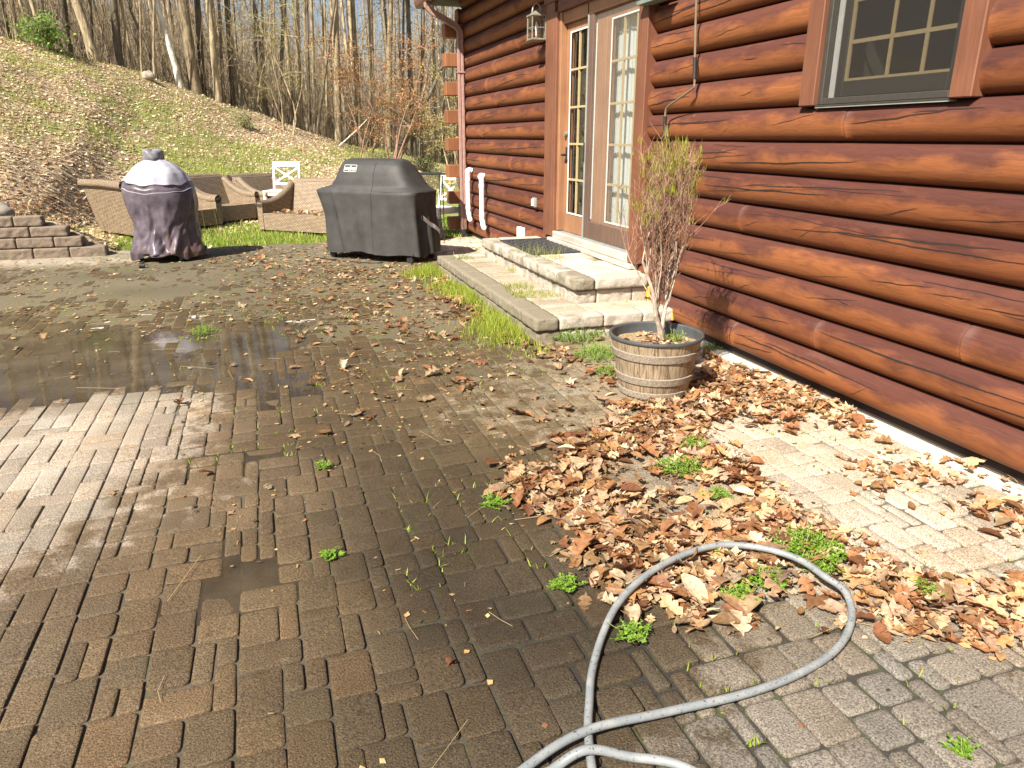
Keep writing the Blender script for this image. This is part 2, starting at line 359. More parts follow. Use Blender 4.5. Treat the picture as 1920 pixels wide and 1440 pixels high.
def m_hose():
    t = NT('scuffed_grey_rubber'); v = t.coord(); n = t.noise(t.map(v, scale=(1, 1, 1)), 95, 3, .7)
    c = t.mix(t.ramp(n, [(.60, 0.), (.66, 1.)]), (.19, .205, .215), (.03, .028, .025)); c = t.mix(t.ramp(t.noise(v, 14, 4), [(.45, 0.), (.7, .5)]), c, (.36, .36, .34))
    return t.fin(c, .42)
def m_pot():
    t = NT('faux_oak_resin'); v = t.coord(); x = t.xyz(v); a = t.math('ARCTAN2', x[1], x[0])
    g = t.noise(t.comb(t.math('MULTIPLY', a, 22), 0.0, t.math('MULTIPLY', x[2], 9)), 1, 5, .7, .8)
    c = t.mix(t.ramp(g, [(.38, 0.), (.6, 1.)]), (.13, .09, .055), (.36, .28, .19))
    st = t.math('FRACT', t.math('MULTIPLY', a, 18/(2*math.pi))); s = t.ramp(st, [(0, 1.), (.035, 0.), (.965, 0.), (1., 1.)])
    c = t.mix(t.math('MULTIPLY', s, .7), c, (.05, .035, .025)); t.bump(t.math('SUBTRACT', g, s), .4, .004); return t.fin(c, .6)
def m_band():
    t = NT('pitted_resin_band'); v = t.coord(); n = t.noise(v, 120, 3, .7); c = t.mix(t.ramp(n, [(.4, 0.), (.6, 1.)]), (.16, .13, .10), (.33, .28, .22)); t.bump(n, .5, .004); return t.fin(c, .6)
def m_curtain():
    t = NT('woven_curtain'); v = t.coord(); n = t.noise(t.map(v, scale=(20, 20, 120)), 1, 3); c = t.mix(n, (.50, .54, .53), (.66, .70, .69)); return t.fin(c, .9)
def m_concrete(name='foundation_concrete', a=(.42, .38, .32), b=(.6, .56, .49)):
    t = NT(name); v = t.geo(); n = t.noise(v, 12, 6, .7); c = t.mix(t.ramp(n, [(.3, 0.), (.7, 1.)]), a, b); t.bump(t.noise(v, 80, 4), .4, .004); return t.fin(c, .9)

M = {}
M['paver'] = m_paver(); M['sand'] = m_sand(); M['log'] = m_log()
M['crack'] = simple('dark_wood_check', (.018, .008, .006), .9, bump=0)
M['endgrain'] = m_wood('log_end_wood', (.20, .075, .03), (.31, .125, .055))
M['trim'] = m_wood('cedar_trim', (.135, .050, .027), (.225, .092, .050))
M['trimx'] = m_wood('cedar_trim_flat', (.12, .040, .023), (.20, .075, .043), axis=1)
M['doorwood'] = m_wood('door_stile_wood', (.26, .125, .065), (.38, .195, .10))
M['screenwood'] = m_wood('screen_door_frame_wood', (.10, .06, .045), (.16, .10, .075))
M['sillwood'] = m_wood('weathered_sill_wood', (.36, .31, .25), (.60, .55, .48), .85, 1)
M['roof'] = simple('dark_eave_paint', (.05, .028, .02), .7)
M['shingle'] = simple('brown_shingle', (.09, .07, .055), .9, scale=8)
M['gutter'] = simple('brown_gutter_metal', (.16, .08, .065), .45)
M['pipe'] = simple('faded_pink_brown_downspout', (.36, .22, .19), .5)
M['stone'] = m_stone(); M['wallstone'] = m_stone('brown_wall_block', (.13, .095, .07), (.25, .19, .145)); M['concrete'] = m_concrete()
M['grillcover'] = m_cover('charcoal_cover_cloth', (.034, .033, .032), (.052, .05, .048), .62)
M['bbqlight'] = m_cover('faded_lilac_vinyl', (.30, .29, .34), (.42, .41, .47), .5)
M['bbqdark'] = m_cover('grey_purple_vinyl', (.065, .052, .066), (.15, .125, .155), .36, (.11, .062, .042))
M['bbqcap'] = m_cover('faded_grey_vinyl', (.13, .12, .14), (.24, .23, .26), .45); M['wicker'] = m_wicker()
M['white'] = simple('white_paint', (.80, .80, .77), .4, nz=.05)
M['pvc'] = simple('white_plastic', (.86, .86, .84), .32, nz=.03, bump=0)
M['black'] = simple('black_rubber', (.018, .018, .019), .5, nz=.3)
M['blackmetal'] = simple('black_metal', (.02, .02, .022), .4)
M['mat'] = simple('black_mat_rubber', (.045, .045, .05), .5, nz=.35, scale=60, bump=.3)
M['lamp'] = simple('weathered_brass', (.26, .24, .19), .45, .3, nz=.3, scale=40)
M['alu'] = simple('grey_aluminium', (.30, .31, .29), .45, .2)
M['bronze'] = simple('bronze_window_metal', (.045, .040, .034), .5)
M['muntin'] = simple('tan_grille', (.42, .33, .18), .5, nz=.08)
M['green'] = simple('grey_green_metal', (.17, .22, .19), .45)
M['rod'] = simple('bronze_rod', (.22, .17, .12), .4, .3)
M['glass'] = m_glass(); M['winglass'] = m_glass(1.25); M['screen'] = m_screen('screen_door_mesh', (.25, .225, .19), .15); M['winscreen'] = m_screen('insect_screen', (.035, .03, .025), .30)
M['mesh'] = m_screen('black_wire_mesh', (.015, .015, .015), .6)
M['curtain'] = m_curtain(); M['room'] = simple('dark_room_paint', (.06, .05, .04), .9)
M['water'] = m_water(); M['hose'] = m_hose(); M['pot'] = m_pot(); M['band'] = m_band(); M['potin'] = simple('dark_pot_lining', (.06, .065, .07), .5)
M['soil'] = simple('dry_soil', (.26, .19, .11), .95, nz=.5, scale=60, bump=.8)
M['twig'] = simple('pale_twig_bark', (.44, .36, .29), .85, nz=.3, scale=30)
M['twigred'] = simple('brown_twig_bark', (.26, .15, .10), .85, nz=.3, scale=30)
M['leaf'] = m_leaf(); M['green_leaf'] = m_leaf('green_leaf', .4, .5)
M['bark'] = m_bark('furrowed_bark', (.12, .085, .05), (.48, .38, .24)); M['barkdark'] = m_bark('dark_bark', (.045, .033, .024), (.21, .165, .115))
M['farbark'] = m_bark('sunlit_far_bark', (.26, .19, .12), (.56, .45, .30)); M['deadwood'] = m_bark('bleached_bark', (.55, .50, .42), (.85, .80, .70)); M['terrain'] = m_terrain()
M['foam'] = simple('dirty_foam', (.5, .48, .42), .7); M['spray'] = simple('orange_spray_foam', (.75, .33, .03), .8)
M['rock'] = simple('mossy_rock', (.30, .26, .21), .9, nz=.4, scale=8, bump=.6)
M['debris'] = m_leaf('debris', .1, .8)

# ------------------------------------------------------------------ terrain height
WALLY = 11.13                                        # face of the retaining wall
_px = np.array([-500, -200, 0, 150, 300, 380, 450, 520, 600, 680, 740, 800, 870, 1100, 1500])
_ry = np.array([35, 48, 60, 100, 138, 172, 205, 228, 255, 278, 291, 303, 310, 312, 312.])
_rF = np.array([20, 20.5, 21, 22, 24, 25, 26, 27, 28, 29, 30, 32, 36, 40, 44.])
_f0 = np.array([11.2, 11.3, 11.8, 13.3, 14.8, 15.2, 15.6, 16, 16.5, 17.5, 18.5, 20, 22, 26, 30.])
_pw = np.array([.92, .92, .92, 1.0, 1.0, 1., 1., 1., 1., 1., 1., 1.1, 1.2, 1.3, 1.3])
_rz = np.array([float(P3(x, y, F)[2]) for x, y, F in zip(_px, _ry, _rF)])
def terrain(X, Y):
    X = np.asarray(X, float); Y = np.asarray(Y, float)
    a = np.arctan2(X, np.maximum(Y, .5)); ta = np.tan(np.clip(a-YAW, -.95, .75)); px = 960+ta*FPX/math.cos(PITCH)
    Fh = X*math.sin(YAW)+Y*math.cos(YAW)
    f0 = np.interp(px, _px, _f0); fr = np.interp(px, _px, _rF); zr = np.interp(px, _px, _rz); pw = np.interp(px, _px, _pw)
    zw = np.clip((-1.95-X)*.62, 0, .46)
    zw = zw*np.maximum(np.clip(12.5-Y, 0, 1), np.clip((-X-2.9)/.6, 0, 1))
    s = (Fh-f0)/(fr-f0); sc = np.clip(s, 0, 1); k = np.clip(s*6, 0, 1)
    z = zw+(zr-zw)*(sc**pw)*(.35+.65*k*k*(3-2*k))
    over = np.clip(Fh-fr, 0, None)
    z = z-np.minimum(over, 7)*.11+np.clip(over-14, 0, None)*.10*np.clip((1000-px)/700, .15, 1)
    z = z+vnoise(X, Y, .45, 3)*.10*np.clip(s*3, 0, 1)+vnoise(X, Y, 1.7, 4)*.03*np.clip(s*5, 0, 1)
    z = np.where(Y < WALLY+.1, -.05, z)
    z = np.where((Y < 14) & (Y >= WALLY+.1) & (X > -2), np.maximum(z-.02, -.02), z)
    side = np.clip((-5.4-X)*.4, 0, 6)
    z = np.where(X < -5.4, np.where(Y < WALLY+.1, side-.05, np.maximum(z, np.minimum(side, z+.6))), z)
    return z
def grass_amount(X, Y):
    px, py, Fh = to_px(X, Y, terrain(X, Y)); g = np.full(np.shape(X), .42)
    def blob(x, y, rx, ry, v): return v*np.exp(-((px-x)/rx)**2-((py-y)/ry)**2)
    g = g+blob(430, 310, 170, 40, .5)+blob(270, 240, 110, 60, .22)+blob(120, 110, 130, 30, .2)+blob(700, 290, 60, 22, .45)+blob(860, 380, 60, 70, .5)+blob(480, 445, 150, 22, .5)
    g = g-blob(60, 360, 140, 60, .3)-blob(560, 245, 150, 30, .28)-blob(150, 300, 110, 45, .18)-blob(640, 330, 60, 30, .1)
    return np.clip(g+vnoise(X, Y, .9, 8)*.12, 0, 1)
xs = np.concatenate([np.arange(-46, -12, 1.2), np.arange(-12, -6, .4), np.arange(-6, 6, .16), np.arange(6, 14, .5), np.arange(14, 60, 1.5)])
ys = np.concatenate([np.arange(-14, 9, 1.0), np.arange(9, 11.1, .3), [WALLY+.06, WALLY+.11], np.arange(11.4, 16, .16), np.arange(16, 34, .3), np.arange(34, 60, .8), np.arange(60, 120, 2.5)])
XX, YY = np.meshgrid(xs, ys); ZZ = terrain(XX, YY); nx, ny = len(xs), len(ys)
ii, jj = np.meshgrid(np.arange(nx-1), np.arange(ny-1)); q = np.stack([jj*nx+ii, jj*nx+ii+1, (jj+1)*nx+ii+1, (jj+1)*nx+ii], -1).reshape(-1, 4)
me = mesh_np('ground', np.stack([XX, YY, ZZ], -1).reshape(-1, 3), q, smooth=True, attrs={'grass': grass_amount(XX, YY).ravel()})
tag(link('ground', me, M['terrain']), kind='structure')

# ------------------------------------------------------------------ paved patio: colour and wetness of stains and painted shadow patches, by place
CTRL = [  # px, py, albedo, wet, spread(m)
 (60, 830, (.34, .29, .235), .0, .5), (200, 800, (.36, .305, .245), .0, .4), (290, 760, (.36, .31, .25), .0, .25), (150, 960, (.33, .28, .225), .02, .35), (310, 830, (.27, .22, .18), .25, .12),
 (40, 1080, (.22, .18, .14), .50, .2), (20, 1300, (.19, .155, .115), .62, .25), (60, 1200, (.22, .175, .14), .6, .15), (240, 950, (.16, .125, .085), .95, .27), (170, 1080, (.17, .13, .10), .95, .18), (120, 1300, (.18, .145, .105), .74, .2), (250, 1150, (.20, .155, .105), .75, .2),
 (60, 760, (.17, .15, .13), .9, .18), (10, 860, (.16, .14, .12), .85, .1),  # cast shadow patches at the left, painted as dark wet colour
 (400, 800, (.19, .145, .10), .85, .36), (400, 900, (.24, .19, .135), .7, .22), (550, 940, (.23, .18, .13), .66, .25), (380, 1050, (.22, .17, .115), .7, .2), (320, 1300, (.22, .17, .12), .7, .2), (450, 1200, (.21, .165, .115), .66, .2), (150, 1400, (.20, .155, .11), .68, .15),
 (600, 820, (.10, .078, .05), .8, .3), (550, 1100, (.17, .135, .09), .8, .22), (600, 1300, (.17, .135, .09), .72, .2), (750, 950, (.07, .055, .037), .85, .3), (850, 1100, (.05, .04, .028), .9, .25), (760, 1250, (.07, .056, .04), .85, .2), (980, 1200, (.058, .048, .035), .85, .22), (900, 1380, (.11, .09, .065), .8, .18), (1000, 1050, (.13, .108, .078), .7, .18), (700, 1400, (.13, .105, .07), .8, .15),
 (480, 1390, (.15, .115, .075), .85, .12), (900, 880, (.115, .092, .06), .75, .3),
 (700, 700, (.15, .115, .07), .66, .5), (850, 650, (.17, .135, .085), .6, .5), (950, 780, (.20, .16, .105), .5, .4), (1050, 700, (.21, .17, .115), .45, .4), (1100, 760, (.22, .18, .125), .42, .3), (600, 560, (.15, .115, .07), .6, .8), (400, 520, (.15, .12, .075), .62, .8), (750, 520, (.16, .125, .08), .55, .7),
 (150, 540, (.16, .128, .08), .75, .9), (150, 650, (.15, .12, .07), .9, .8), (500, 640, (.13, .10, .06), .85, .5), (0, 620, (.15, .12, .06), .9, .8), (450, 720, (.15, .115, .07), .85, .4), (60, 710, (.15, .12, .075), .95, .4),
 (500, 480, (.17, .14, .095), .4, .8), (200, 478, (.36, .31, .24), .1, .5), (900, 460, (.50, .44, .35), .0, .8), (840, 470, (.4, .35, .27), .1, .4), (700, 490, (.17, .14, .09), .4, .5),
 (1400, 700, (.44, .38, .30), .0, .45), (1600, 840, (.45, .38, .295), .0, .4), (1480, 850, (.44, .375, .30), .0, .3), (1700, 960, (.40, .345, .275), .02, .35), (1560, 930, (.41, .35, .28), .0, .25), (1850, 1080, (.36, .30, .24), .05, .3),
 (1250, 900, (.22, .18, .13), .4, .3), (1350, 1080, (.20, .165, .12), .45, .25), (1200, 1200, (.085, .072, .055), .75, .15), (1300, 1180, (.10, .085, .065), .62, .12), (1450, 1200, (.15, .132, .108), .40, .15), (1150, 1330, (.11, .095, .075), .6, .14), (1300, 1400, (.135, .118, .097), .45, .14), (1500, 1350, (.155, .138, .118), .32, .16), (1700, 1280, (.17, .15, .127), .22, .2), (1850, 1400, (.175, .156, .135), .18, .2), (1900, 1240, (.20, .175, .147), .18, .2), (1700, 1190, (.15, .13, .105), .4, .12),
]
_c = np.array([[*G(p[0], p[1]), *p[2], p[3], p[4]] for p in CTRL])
def stain_shade(X, Y):
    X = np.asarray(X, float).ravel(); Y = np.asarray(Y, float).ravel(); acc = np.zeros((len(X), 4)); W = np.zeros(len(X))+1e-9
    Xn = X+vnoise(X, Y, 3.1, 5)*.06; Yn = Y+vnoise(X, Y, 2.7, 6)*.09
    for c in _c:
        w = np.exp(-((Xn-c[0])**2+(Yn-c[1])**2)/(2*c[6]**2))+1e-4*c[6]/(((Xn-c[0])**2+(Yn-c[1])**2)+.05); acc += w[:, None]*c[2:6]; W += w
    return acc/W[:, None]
PUD = [G(*p) for p in [(-260, 640), (-60, 600), (60, 588), (200, 606), (330, 590), (470, 598), (570, 606), (610, 660), (580, 715), (470, 742), (345, 730), (180, 742), (0, 762), (-200, 800)]]
PUD2 = [G(*p) for p in [(400, 1030), (520, 1080), (500, 1120), (350, 1140), (380, 1075)]]
PUD3 = [G(*p) for p in [(360, 850), (530, 850), (520, 880), (380, 885)]]
def poly_depth(X, Y, poly, soft):
    X = np.asarray(X, float).ravel(); Y = np.asarray(Y, float).ravel(); d = np.full(len(X), 1e9)
    for (x1, y1), (x2, y2) in zip(poly, poly[1:]+poly[:1]):
        t = np.clip(((X-x1)*(x2-x1)+(Y-y1)*(y2-y1))/((x2-x1)**2+(y2-y1)**2+1e-9), 0, 1); d = np.minimum(d, np.hypot(X-x1-t*(x2-x1), Y-y1-t*(y2-y1)))
    return np.clip(.5+np.where(in_poly(X, Y, poly), d, -d)/soft, 0, 1)
def sink(X, Y):
    s = np.maximum(poly_depth(X, Y, PUD, .9)*(.55+.55*vnoise(X, Y, 1.3, 12).ravel()+.3*vnoise(X, Y, 3.3, 13).ravel()), 0)*.018
    return s+poly_depth(X, Y, PUD2, .1)*.012+poly_depth(X, Y, PUD3, .12)*.007
X0, X1, Y0, Y1, DIV = -5.3, 3.19, -2.2, 11.38, -.72
def tile(x0, y0, mx, my, nx, ny, sizes, wts):
    occ = np.zeros((ny, nx), bool); out = []
    for j in range(ny):
        i = 0
        while i < nx:
            if occ[j, i]: i += 1; continue
            opts = [(s, w) for s, w in zip(sizes, wts) if i+s[0] <= nx and j+s[1] <= ny and not occ[j:j+s[1], i:i+s[0]].any()]
            s = random.choices([o[0] for o in opts], [o[1] for o in opts])[0] if opts else (1, 1)
            occ[j:j+s[1], i:i+s[0]] = True; out.append((x0+i*mx, y0+j*my, x0+(i+s[0])*mx, y0+(j+s[1])*my)); i += s[0]
    return out
m_ = .0635
right = tile(DIV, Y0, m_, m_, int((X1-DIV)/m_), int((Y1-Y0)/m_), [(2, 3), (3, 2), (2, 2), (1, 2), (2, 1), (3, 3), (1, 3)], [9, 6, 8, 1.6, 1.2, 1, 1])
mL = .1; nL = int((DIV-X0)/mL)
left = tile(DIV-nL*mL, Y0, mL, mL, nL, int((Y1-Y0)/mL), [(1, 2), (2, 1), (1, 3), (1, 1)], [8, 4.5, 1.6, .5])
def build_pavers(rects, gap, rad, edge, tilt, over=None):
    jt = min(.0009, rad*.05)
    V = []; Q = []; T = []; col = []; wet = []; moss = []; n0 = 0
    for (a, b, c, d) in rects:
        cx, cy = (a+c)/2, (b+d)/2
        if cx < -3.3 and cy < 6: pass
        nr_ = 1 if (cx > .55 and cy < 2.3-.25*(cx < .9) and gap > .006) else 0; g = gap*(1+.75*nr_)*random.uniform(.5, 1.5)/2; w = (c-a)/2-g; h = (d-b)/2-g; r = min(rad*random.uniform(.7, 1.4), w*.5, h*.5)
        jx, jy = random.gauss(0, .0018), random.gauss(0, .0018); rot = random.gauss(0, .008)
        pts = []
        for (sx, sy, a0) in ((1, 1, 0), (-1, 1, 90), (-1, -1, 180), (1, -1, 270)):
            for k in range(3):
                an = R(a0+k*45); pts.append((sx*(w-r)+r*math.cos(an)+random.gauss(0, jt), sy*(h-r)+r*math.sin(an)+random.gauss(0, jt)))
        z0 = random.gauss(0, .0022); tx, ty = random.gauss(0, tilt), random.gauss(0, tilt); sk = float(sink([cx], [cy])[0])
        cr, sr = math.cos(rot), math.sin(rot); ring = []
        e = edge*random.uniform(.7, 1.4)*(1+.8*nr_)
        for (ins, dz) in ((0, -.035), (0, -e*.9), (e*.35, -e*.3), (e*1.1, 0), (max(e*3, min(.02, w*.5)), .0008)):
            fx = max(.05, 1-ins/w); fy = max(.05, 1-ins/h)
            for (px, py) in pts:
                x, y = px*fx, py*fy; V.append((cx+jx+x*cr-y*sr, cy+jy+x*sr+y*cr, z0+dz+tx*x+ty*y-sk))
        V.append((cx+jx, cy+jy, z0+.001-sk))
        for k in range(4):
            for i in range(12): Q.append((n0+k*12+i, n0+k*12+(i+1) % 12, n0+(k+1)*12+(i+1) % 12, n0+(k+1)*12+i))
        for i in range(12): T.append((n0+48+i, n0+48+(i+1) % 12, n0+60))
        n0 += 61; f = random.uniform(.84, 1.16); tt = random.gauss(0, .025)
        col += [(f*(1+tt), f, f*(1-tt))]*61
    V = np.array(V); st = stain_shade(V[:, 0], V[:, 1]); col = np.array(col)
    mo = np.clip(.35+.9*vnoise(V[:, 0], V[:, 1], .8, 9), 0, 1)*np.clip(1.25-st[:, 0]*3.2, 0, 1)
    if over: return mesh_np('paver_infill', V, Q, T, cols=col*np.array(over[0]), smooth=True, attrs={'wet': np.full(len(V), over[1]), 'moss': np.full(len(V), over[2])})
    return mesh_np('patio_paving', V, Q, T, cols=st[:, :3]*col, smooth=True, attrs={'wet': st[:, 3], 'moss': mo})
pr = link('patio_paving', build_pavers(right, .0062, .014, .0038, .009), M['paver']); tag(pr, kind='structure')
pl = link('patio_paving', build_pavers(left, .0055, .004, .003, .005), M['paver']); tag(pl, kind='structure')
gx, gy = np.meshgrid(np.arange(X0, X1+.06, .06), np.arange(Y0, Y1+.1, .09)); nx, ny = gx.shape[1], gx.shape[0]
ii, jj = np.meshgrid(np.arange(nx-1), np.arange(ny-1)); q = np.stack([jj*nx+ii, jj*nx+ii+1, (jj+1)*nx+ii+1, (jj+1)*nx+ii], -1).reshape(-1, 4)
st = stain_shade(gx, gy); dz = sink(gx, gy)
far = np.clip((gy.ravel()-3.6)/2.4, 0, 1)*np.clip((2.3-gx.ravel())/.5, .2, 1)
midz = np.clip((gx.ravel()-.0)/.3, 0, 1)*np.clip((.75-gx.ravel()+.25*(gy.ravel()-1))/.3, 0, 1)*(.6+.4*vnoise(gx, gy, 3, 77).ravel())
zz = -.0085-dz+.0045*np.maximum(far, .75*midz)+.0064*far**1.3*(1-.9*poly_depth(gx, gy, PUD, .9))*(1+.5*vnoise(gx, gy, 2.3, 81).ravel()+.35*vnoise(gx, gy, 7, 82).ravel())+vnoise(gx, gy, 6, 21).ravel()*.002
nearr = np.clip((gx.ravel()-.45)/.3, 0, 1)*np.clip((2.4-gy.ravel())/.4, 0, 1); zz -= .004*nearr
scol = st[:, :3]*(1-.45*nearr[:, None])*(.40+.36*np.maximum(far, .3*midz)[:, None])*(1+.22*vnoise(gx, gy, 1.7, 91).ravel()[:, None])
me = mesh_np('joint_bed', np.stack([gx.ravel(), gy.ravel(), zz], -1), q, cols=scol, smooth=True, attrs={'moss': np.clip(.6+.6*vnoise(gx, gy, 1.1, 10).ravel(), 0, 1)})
tag(link('joint_bed', me, M['sand']), kind='structure')
# standing water: level sheet, the pavers that stand higher stay out of it
def water(poly, z, grow, murkv, step=.06):
    xs_ = [p[0] for p in poly]; ys_ = [p[1] for p in poly]
    gx, gy = np.meshgrid(np.arange(max(min(xs_)-grow, X0), max(xs_)+grow, step), np.arange(min(ys_)-grow, max(ys_)+grow, step)); nx, ny = gx.shape[1], gx.shape[0]
    d = poly_depth(gx, gy, poly, grow*2)
    ii, jj = np.meshgrid(np.arange(nx-1), np.arange(ny-1)); q = np.stack([jj*nx+ii, jj*nx+ii+1, (jj+1)*nx+ii+1, (jj+1)*nx+ii], -1).reshape(-1, 4)
    keep = (d[q] > .02).all(1); q = q[keep]; used = np.unique(q); rm = -np.ones(nx*ny, int); rm[used] = np.arange(len(used))
    V = np.stack([gx.ravel(), gy.ravel(), np.full(gx.size, z)], -1)[used]
    mk = np.clip(murkv*np.clip(poly_depth(gx, gy, poly, 1.2)*1.35, .2, 1), 0, 1)[used]
    me = mesh_np('puddle_water', V, rm[q], smooth=True, attrs={'murk': mk}); return tag(link('puddle_water', me, M['water']), kind='structure')
water(PUD, -.0062, .35, .6); water(PUD2, -.0055, .12, .55, .02); water(PUD3, -.0055, .1, .5, .02)

# ------------------------------------------------------------------ log cabin
D, HC = 3.106, .2
ZB = .0735                                           # underside of the lowest log
CY = 11.62                                           # far corner
def log_mesh(y0, y1, zc, hh=.1, seed=0, near=True, trim0=False, trim1=False):
    nseg = 14; step = .07 if near else .14; n = max(3, int((y1-y0)/step)+1); yy = np.linspace(y0, y1, n)
    if trim0: yy = np.concatenate([[y0, y0+.006, y0+.02], yy[1:]])
    if trim1: yy = np.concatenate([yy[:-1], [y1-.02, y1-.006, y1]])
    th = np.linspace(-math.pi/2, math.pi/2, nseg+1); V = []; UV = []
    for y in yy:
        e = 1.0
        if trim0: e = min(e, (.90 if y-y0 < .003 else .97 if y-y0 < .01 else 1))
        if trim1: e = min(e, (.90 if y1-y < .003 else .97 if y1-y < .01 else 1))
        wob = .0035*math.sin(y*2.1+seed*3.7)+.0025*math.sin(y*5.3+seed)
        for t in th:
            b = (.080+wob)*max(math.cos(t), 0)**.92*e; nz = mnoise.noise(Vector((y*1.3, t*1.2, seed*5.1)))*.003
            V.append((D+.016-b-nz*max(math.cos(t), 0), y, zc+hh*.985*math.sin(t)*(1 if e > .99 else .97)))
            UV.append((y, .105*t/(math.pi/2)*1.15*.8, seed*3.3))
    N = nseg+1; Q = []
    for i in range(len(yy)-1):
        for k in range(nseg): Q.append((i*N+k, i*N+k+1, (i+1)*N+k+1, (i+1)*N+k))
    T = []
    for (i, flip) in ((0, 0), (len(yy)-1, 1)):
        c = len(V); V.append((D+.014, yy[i], zc)); UV.append((yy[i], 0, seed*3.3))
        for k in range(nseg): f = (c, i*N+k, i*N+k+1); T.append(f[::-1] if flip else f)
    mi = [0]*(len(Q)+len(T))
    # checks (long drying cracks) that follow the belly
    nq0 = len(Q); CQ = []
    L = y1-y0; rr = random.Random(int(seed*991)+5)
    for c in range(max(1, int(L*2.1))):
        a = rr.uniform(y0+.03, y1-.15); ln = min(rr.choice([.15, .25, .4, .7, 1.0, 1.3]), y1-.03-a); t0 = rr.uniform(-.15, .75); dr = rr.gauss(-.12, .16); mw = rr.uniform(.0010, .0046)*min(1, .35+ln)
        m = max(4, int(ln/.03)); prev = None; ph = rr.uniform(0, 9)
        for k in range(m+1):
            f = k/m; y = a+ln*f; t = t0+dr*f*2+.035*math.sin(f*5+ph)+.02*math.sin(f*17+ph)+rr.gauss(0, .006); wd_ = mw*(math.sin(math.pi*f)**.6)*rr.uniform(.75, 1.2)+.00015
            wob = .0035*math.sin(y*2.1+seed*3.7)+.0025*math.sin(y*5.3+seed); pr_ = []
            for sgn in (-1, 1):
                tt = t+sgn*wd_/.09; b = (.080+wob)*max(math.cos(tt), 0)**.92; nz = mnoise.noise(Vector((y*1.3, tt*1.2, seed*5.1)))*.003
                pr_.append(len(V)); V.append((D+.016-b-nz-.0016, y, zc+hh*.985*math.sin(tt))); UV.append((y, 0, 0))
            if prev: CQ.append((prev[0], prev[1], pr_[1], pr_[0]))
            prev = pr_
    mi = [0]*len(Q)+[1]*len(CQ)+[0]*len(T); Q = Q+CQ
    return mesh_np('log', V, Q, T, smooth=True, attrs={'luv': UV}, midx=mi)
cabin = empty('log_cabin', (3.2, 6, 0)); cabin['label'] = 'brown stained log cabin wall with french door and window beside the patio'; cabin['category'] = 'log cabin'
def HP(o):                                            # parent keeping world coordinates
    o.parent = cabin; o.matrix_parent_inverse = Matrix.Translation(cabin.location).inverted(); return o
YN = -3.0
butt = {0: [4.27], 1: [3.45], 2: [2.476, 8.9], 3: [], 4: [4.3], 5: [1.2, 9.3], 6: [2.2], 7: [3.437, 10.6], 8: [], 9: [9.9]}
DOOR0, DOOR1, DTOP, WIN0, WIN1, WBOT, WTOP = 5.72, 7.90, 2.80, 2.70, 3.76, 1.68, 3.02
seed = 1
for k in range(17):
    z0 = ZB+k*HC; zc = z0+HC/2
    if z0 > 3.4: break
    segs = [(YN, CY)]
    def cut(segs, a, b):
        out = []
        for (p, q_) in segs:
            if q_ <= a or p >= b: out.append((p, q_))
            else:
                if p < a: out.append((p, a))
                if q_ > b: out.append((b, q_))
        return out
    if z0+HC > .50 and z0 < DTOP-.1: segs = cut(segs, DOOR0, DOOR1)
    elif z0+HC > .3 and z0 < .5: segs = cut(segs, DOOR0+.0, DOOR1-.0)
    if z0 > WBOT-.03 and z0 < WTOP-.1: segs = cut(segs, WIN0, WIN1)
    bl = butt.get(k, [random.uniform(1, 4), random.uniform(8, 11)]) if k > 8 else butt.get(k, [])
    for b in bl: segs = [s for sg in segs for s in ([(sg[0], b-.0015), (b+.0015, sg[1])] if sg[0]+.2 < b < sg[1]-.2 else [sg])]
    for (a, b) in segs:
        seed += 1; ends0 = abs(a-DOOR1) < .01; ends1 = abs(b-DOOR0) < .01
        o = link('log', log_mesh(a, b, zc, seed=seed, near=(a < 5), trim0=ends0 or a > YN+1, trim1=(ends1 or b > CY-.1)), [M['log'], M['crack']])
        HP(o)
HP(MB().box((3.005, YN, -.05), (3.17, 5.05, .006), bev=.003).build('mortar_ledge', M['concrete']))
# backing sheet behind the seams, gable corner, foundation
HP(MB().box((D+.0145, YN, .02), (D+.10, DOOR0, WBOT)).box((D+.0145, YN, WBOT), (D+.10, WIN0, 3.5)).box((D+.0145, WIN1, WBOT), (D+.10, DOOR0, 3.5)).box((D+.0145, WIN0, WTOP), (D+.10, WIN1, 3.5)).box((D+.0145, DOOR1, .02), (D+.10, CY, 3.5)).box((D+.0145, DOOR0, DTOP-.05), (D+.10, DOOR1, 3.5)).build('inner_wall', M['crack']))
HP(MB().box((D+.03, YN, -.3), (D+.30, CY+.02, .0715), bev=.004).build('foundation', M['concrete']))
HP(MB().box((D+.1, CY-.2, .02), (D+8, CY, 3.5)).box((D+.3, YN, .02), (D+8, YN+.2, 3.5)).box((D+7.8, YN, .02), (D+8, CY, 3.5)).build('rear_wall', M['trimx']))
for k in range(8):                                    # square-sawn ends of the crossing gable logs
    z0 = ZB+.022+k*.4
    o = MB().box((2.80, CY-.06, z0-.0), (D+.05, CY+.14, z0+.192), bev=.008).build('log_end', M['endgrain']); HP(o)
    rr_ = MB(); rr_.tube([(D-.10, CY+.04, z0+.295), (D+.10, CY+.04, z0+.295)], .105, 18); HP(rr_.build('round_log_end', M['endgrain'], smooth=True))
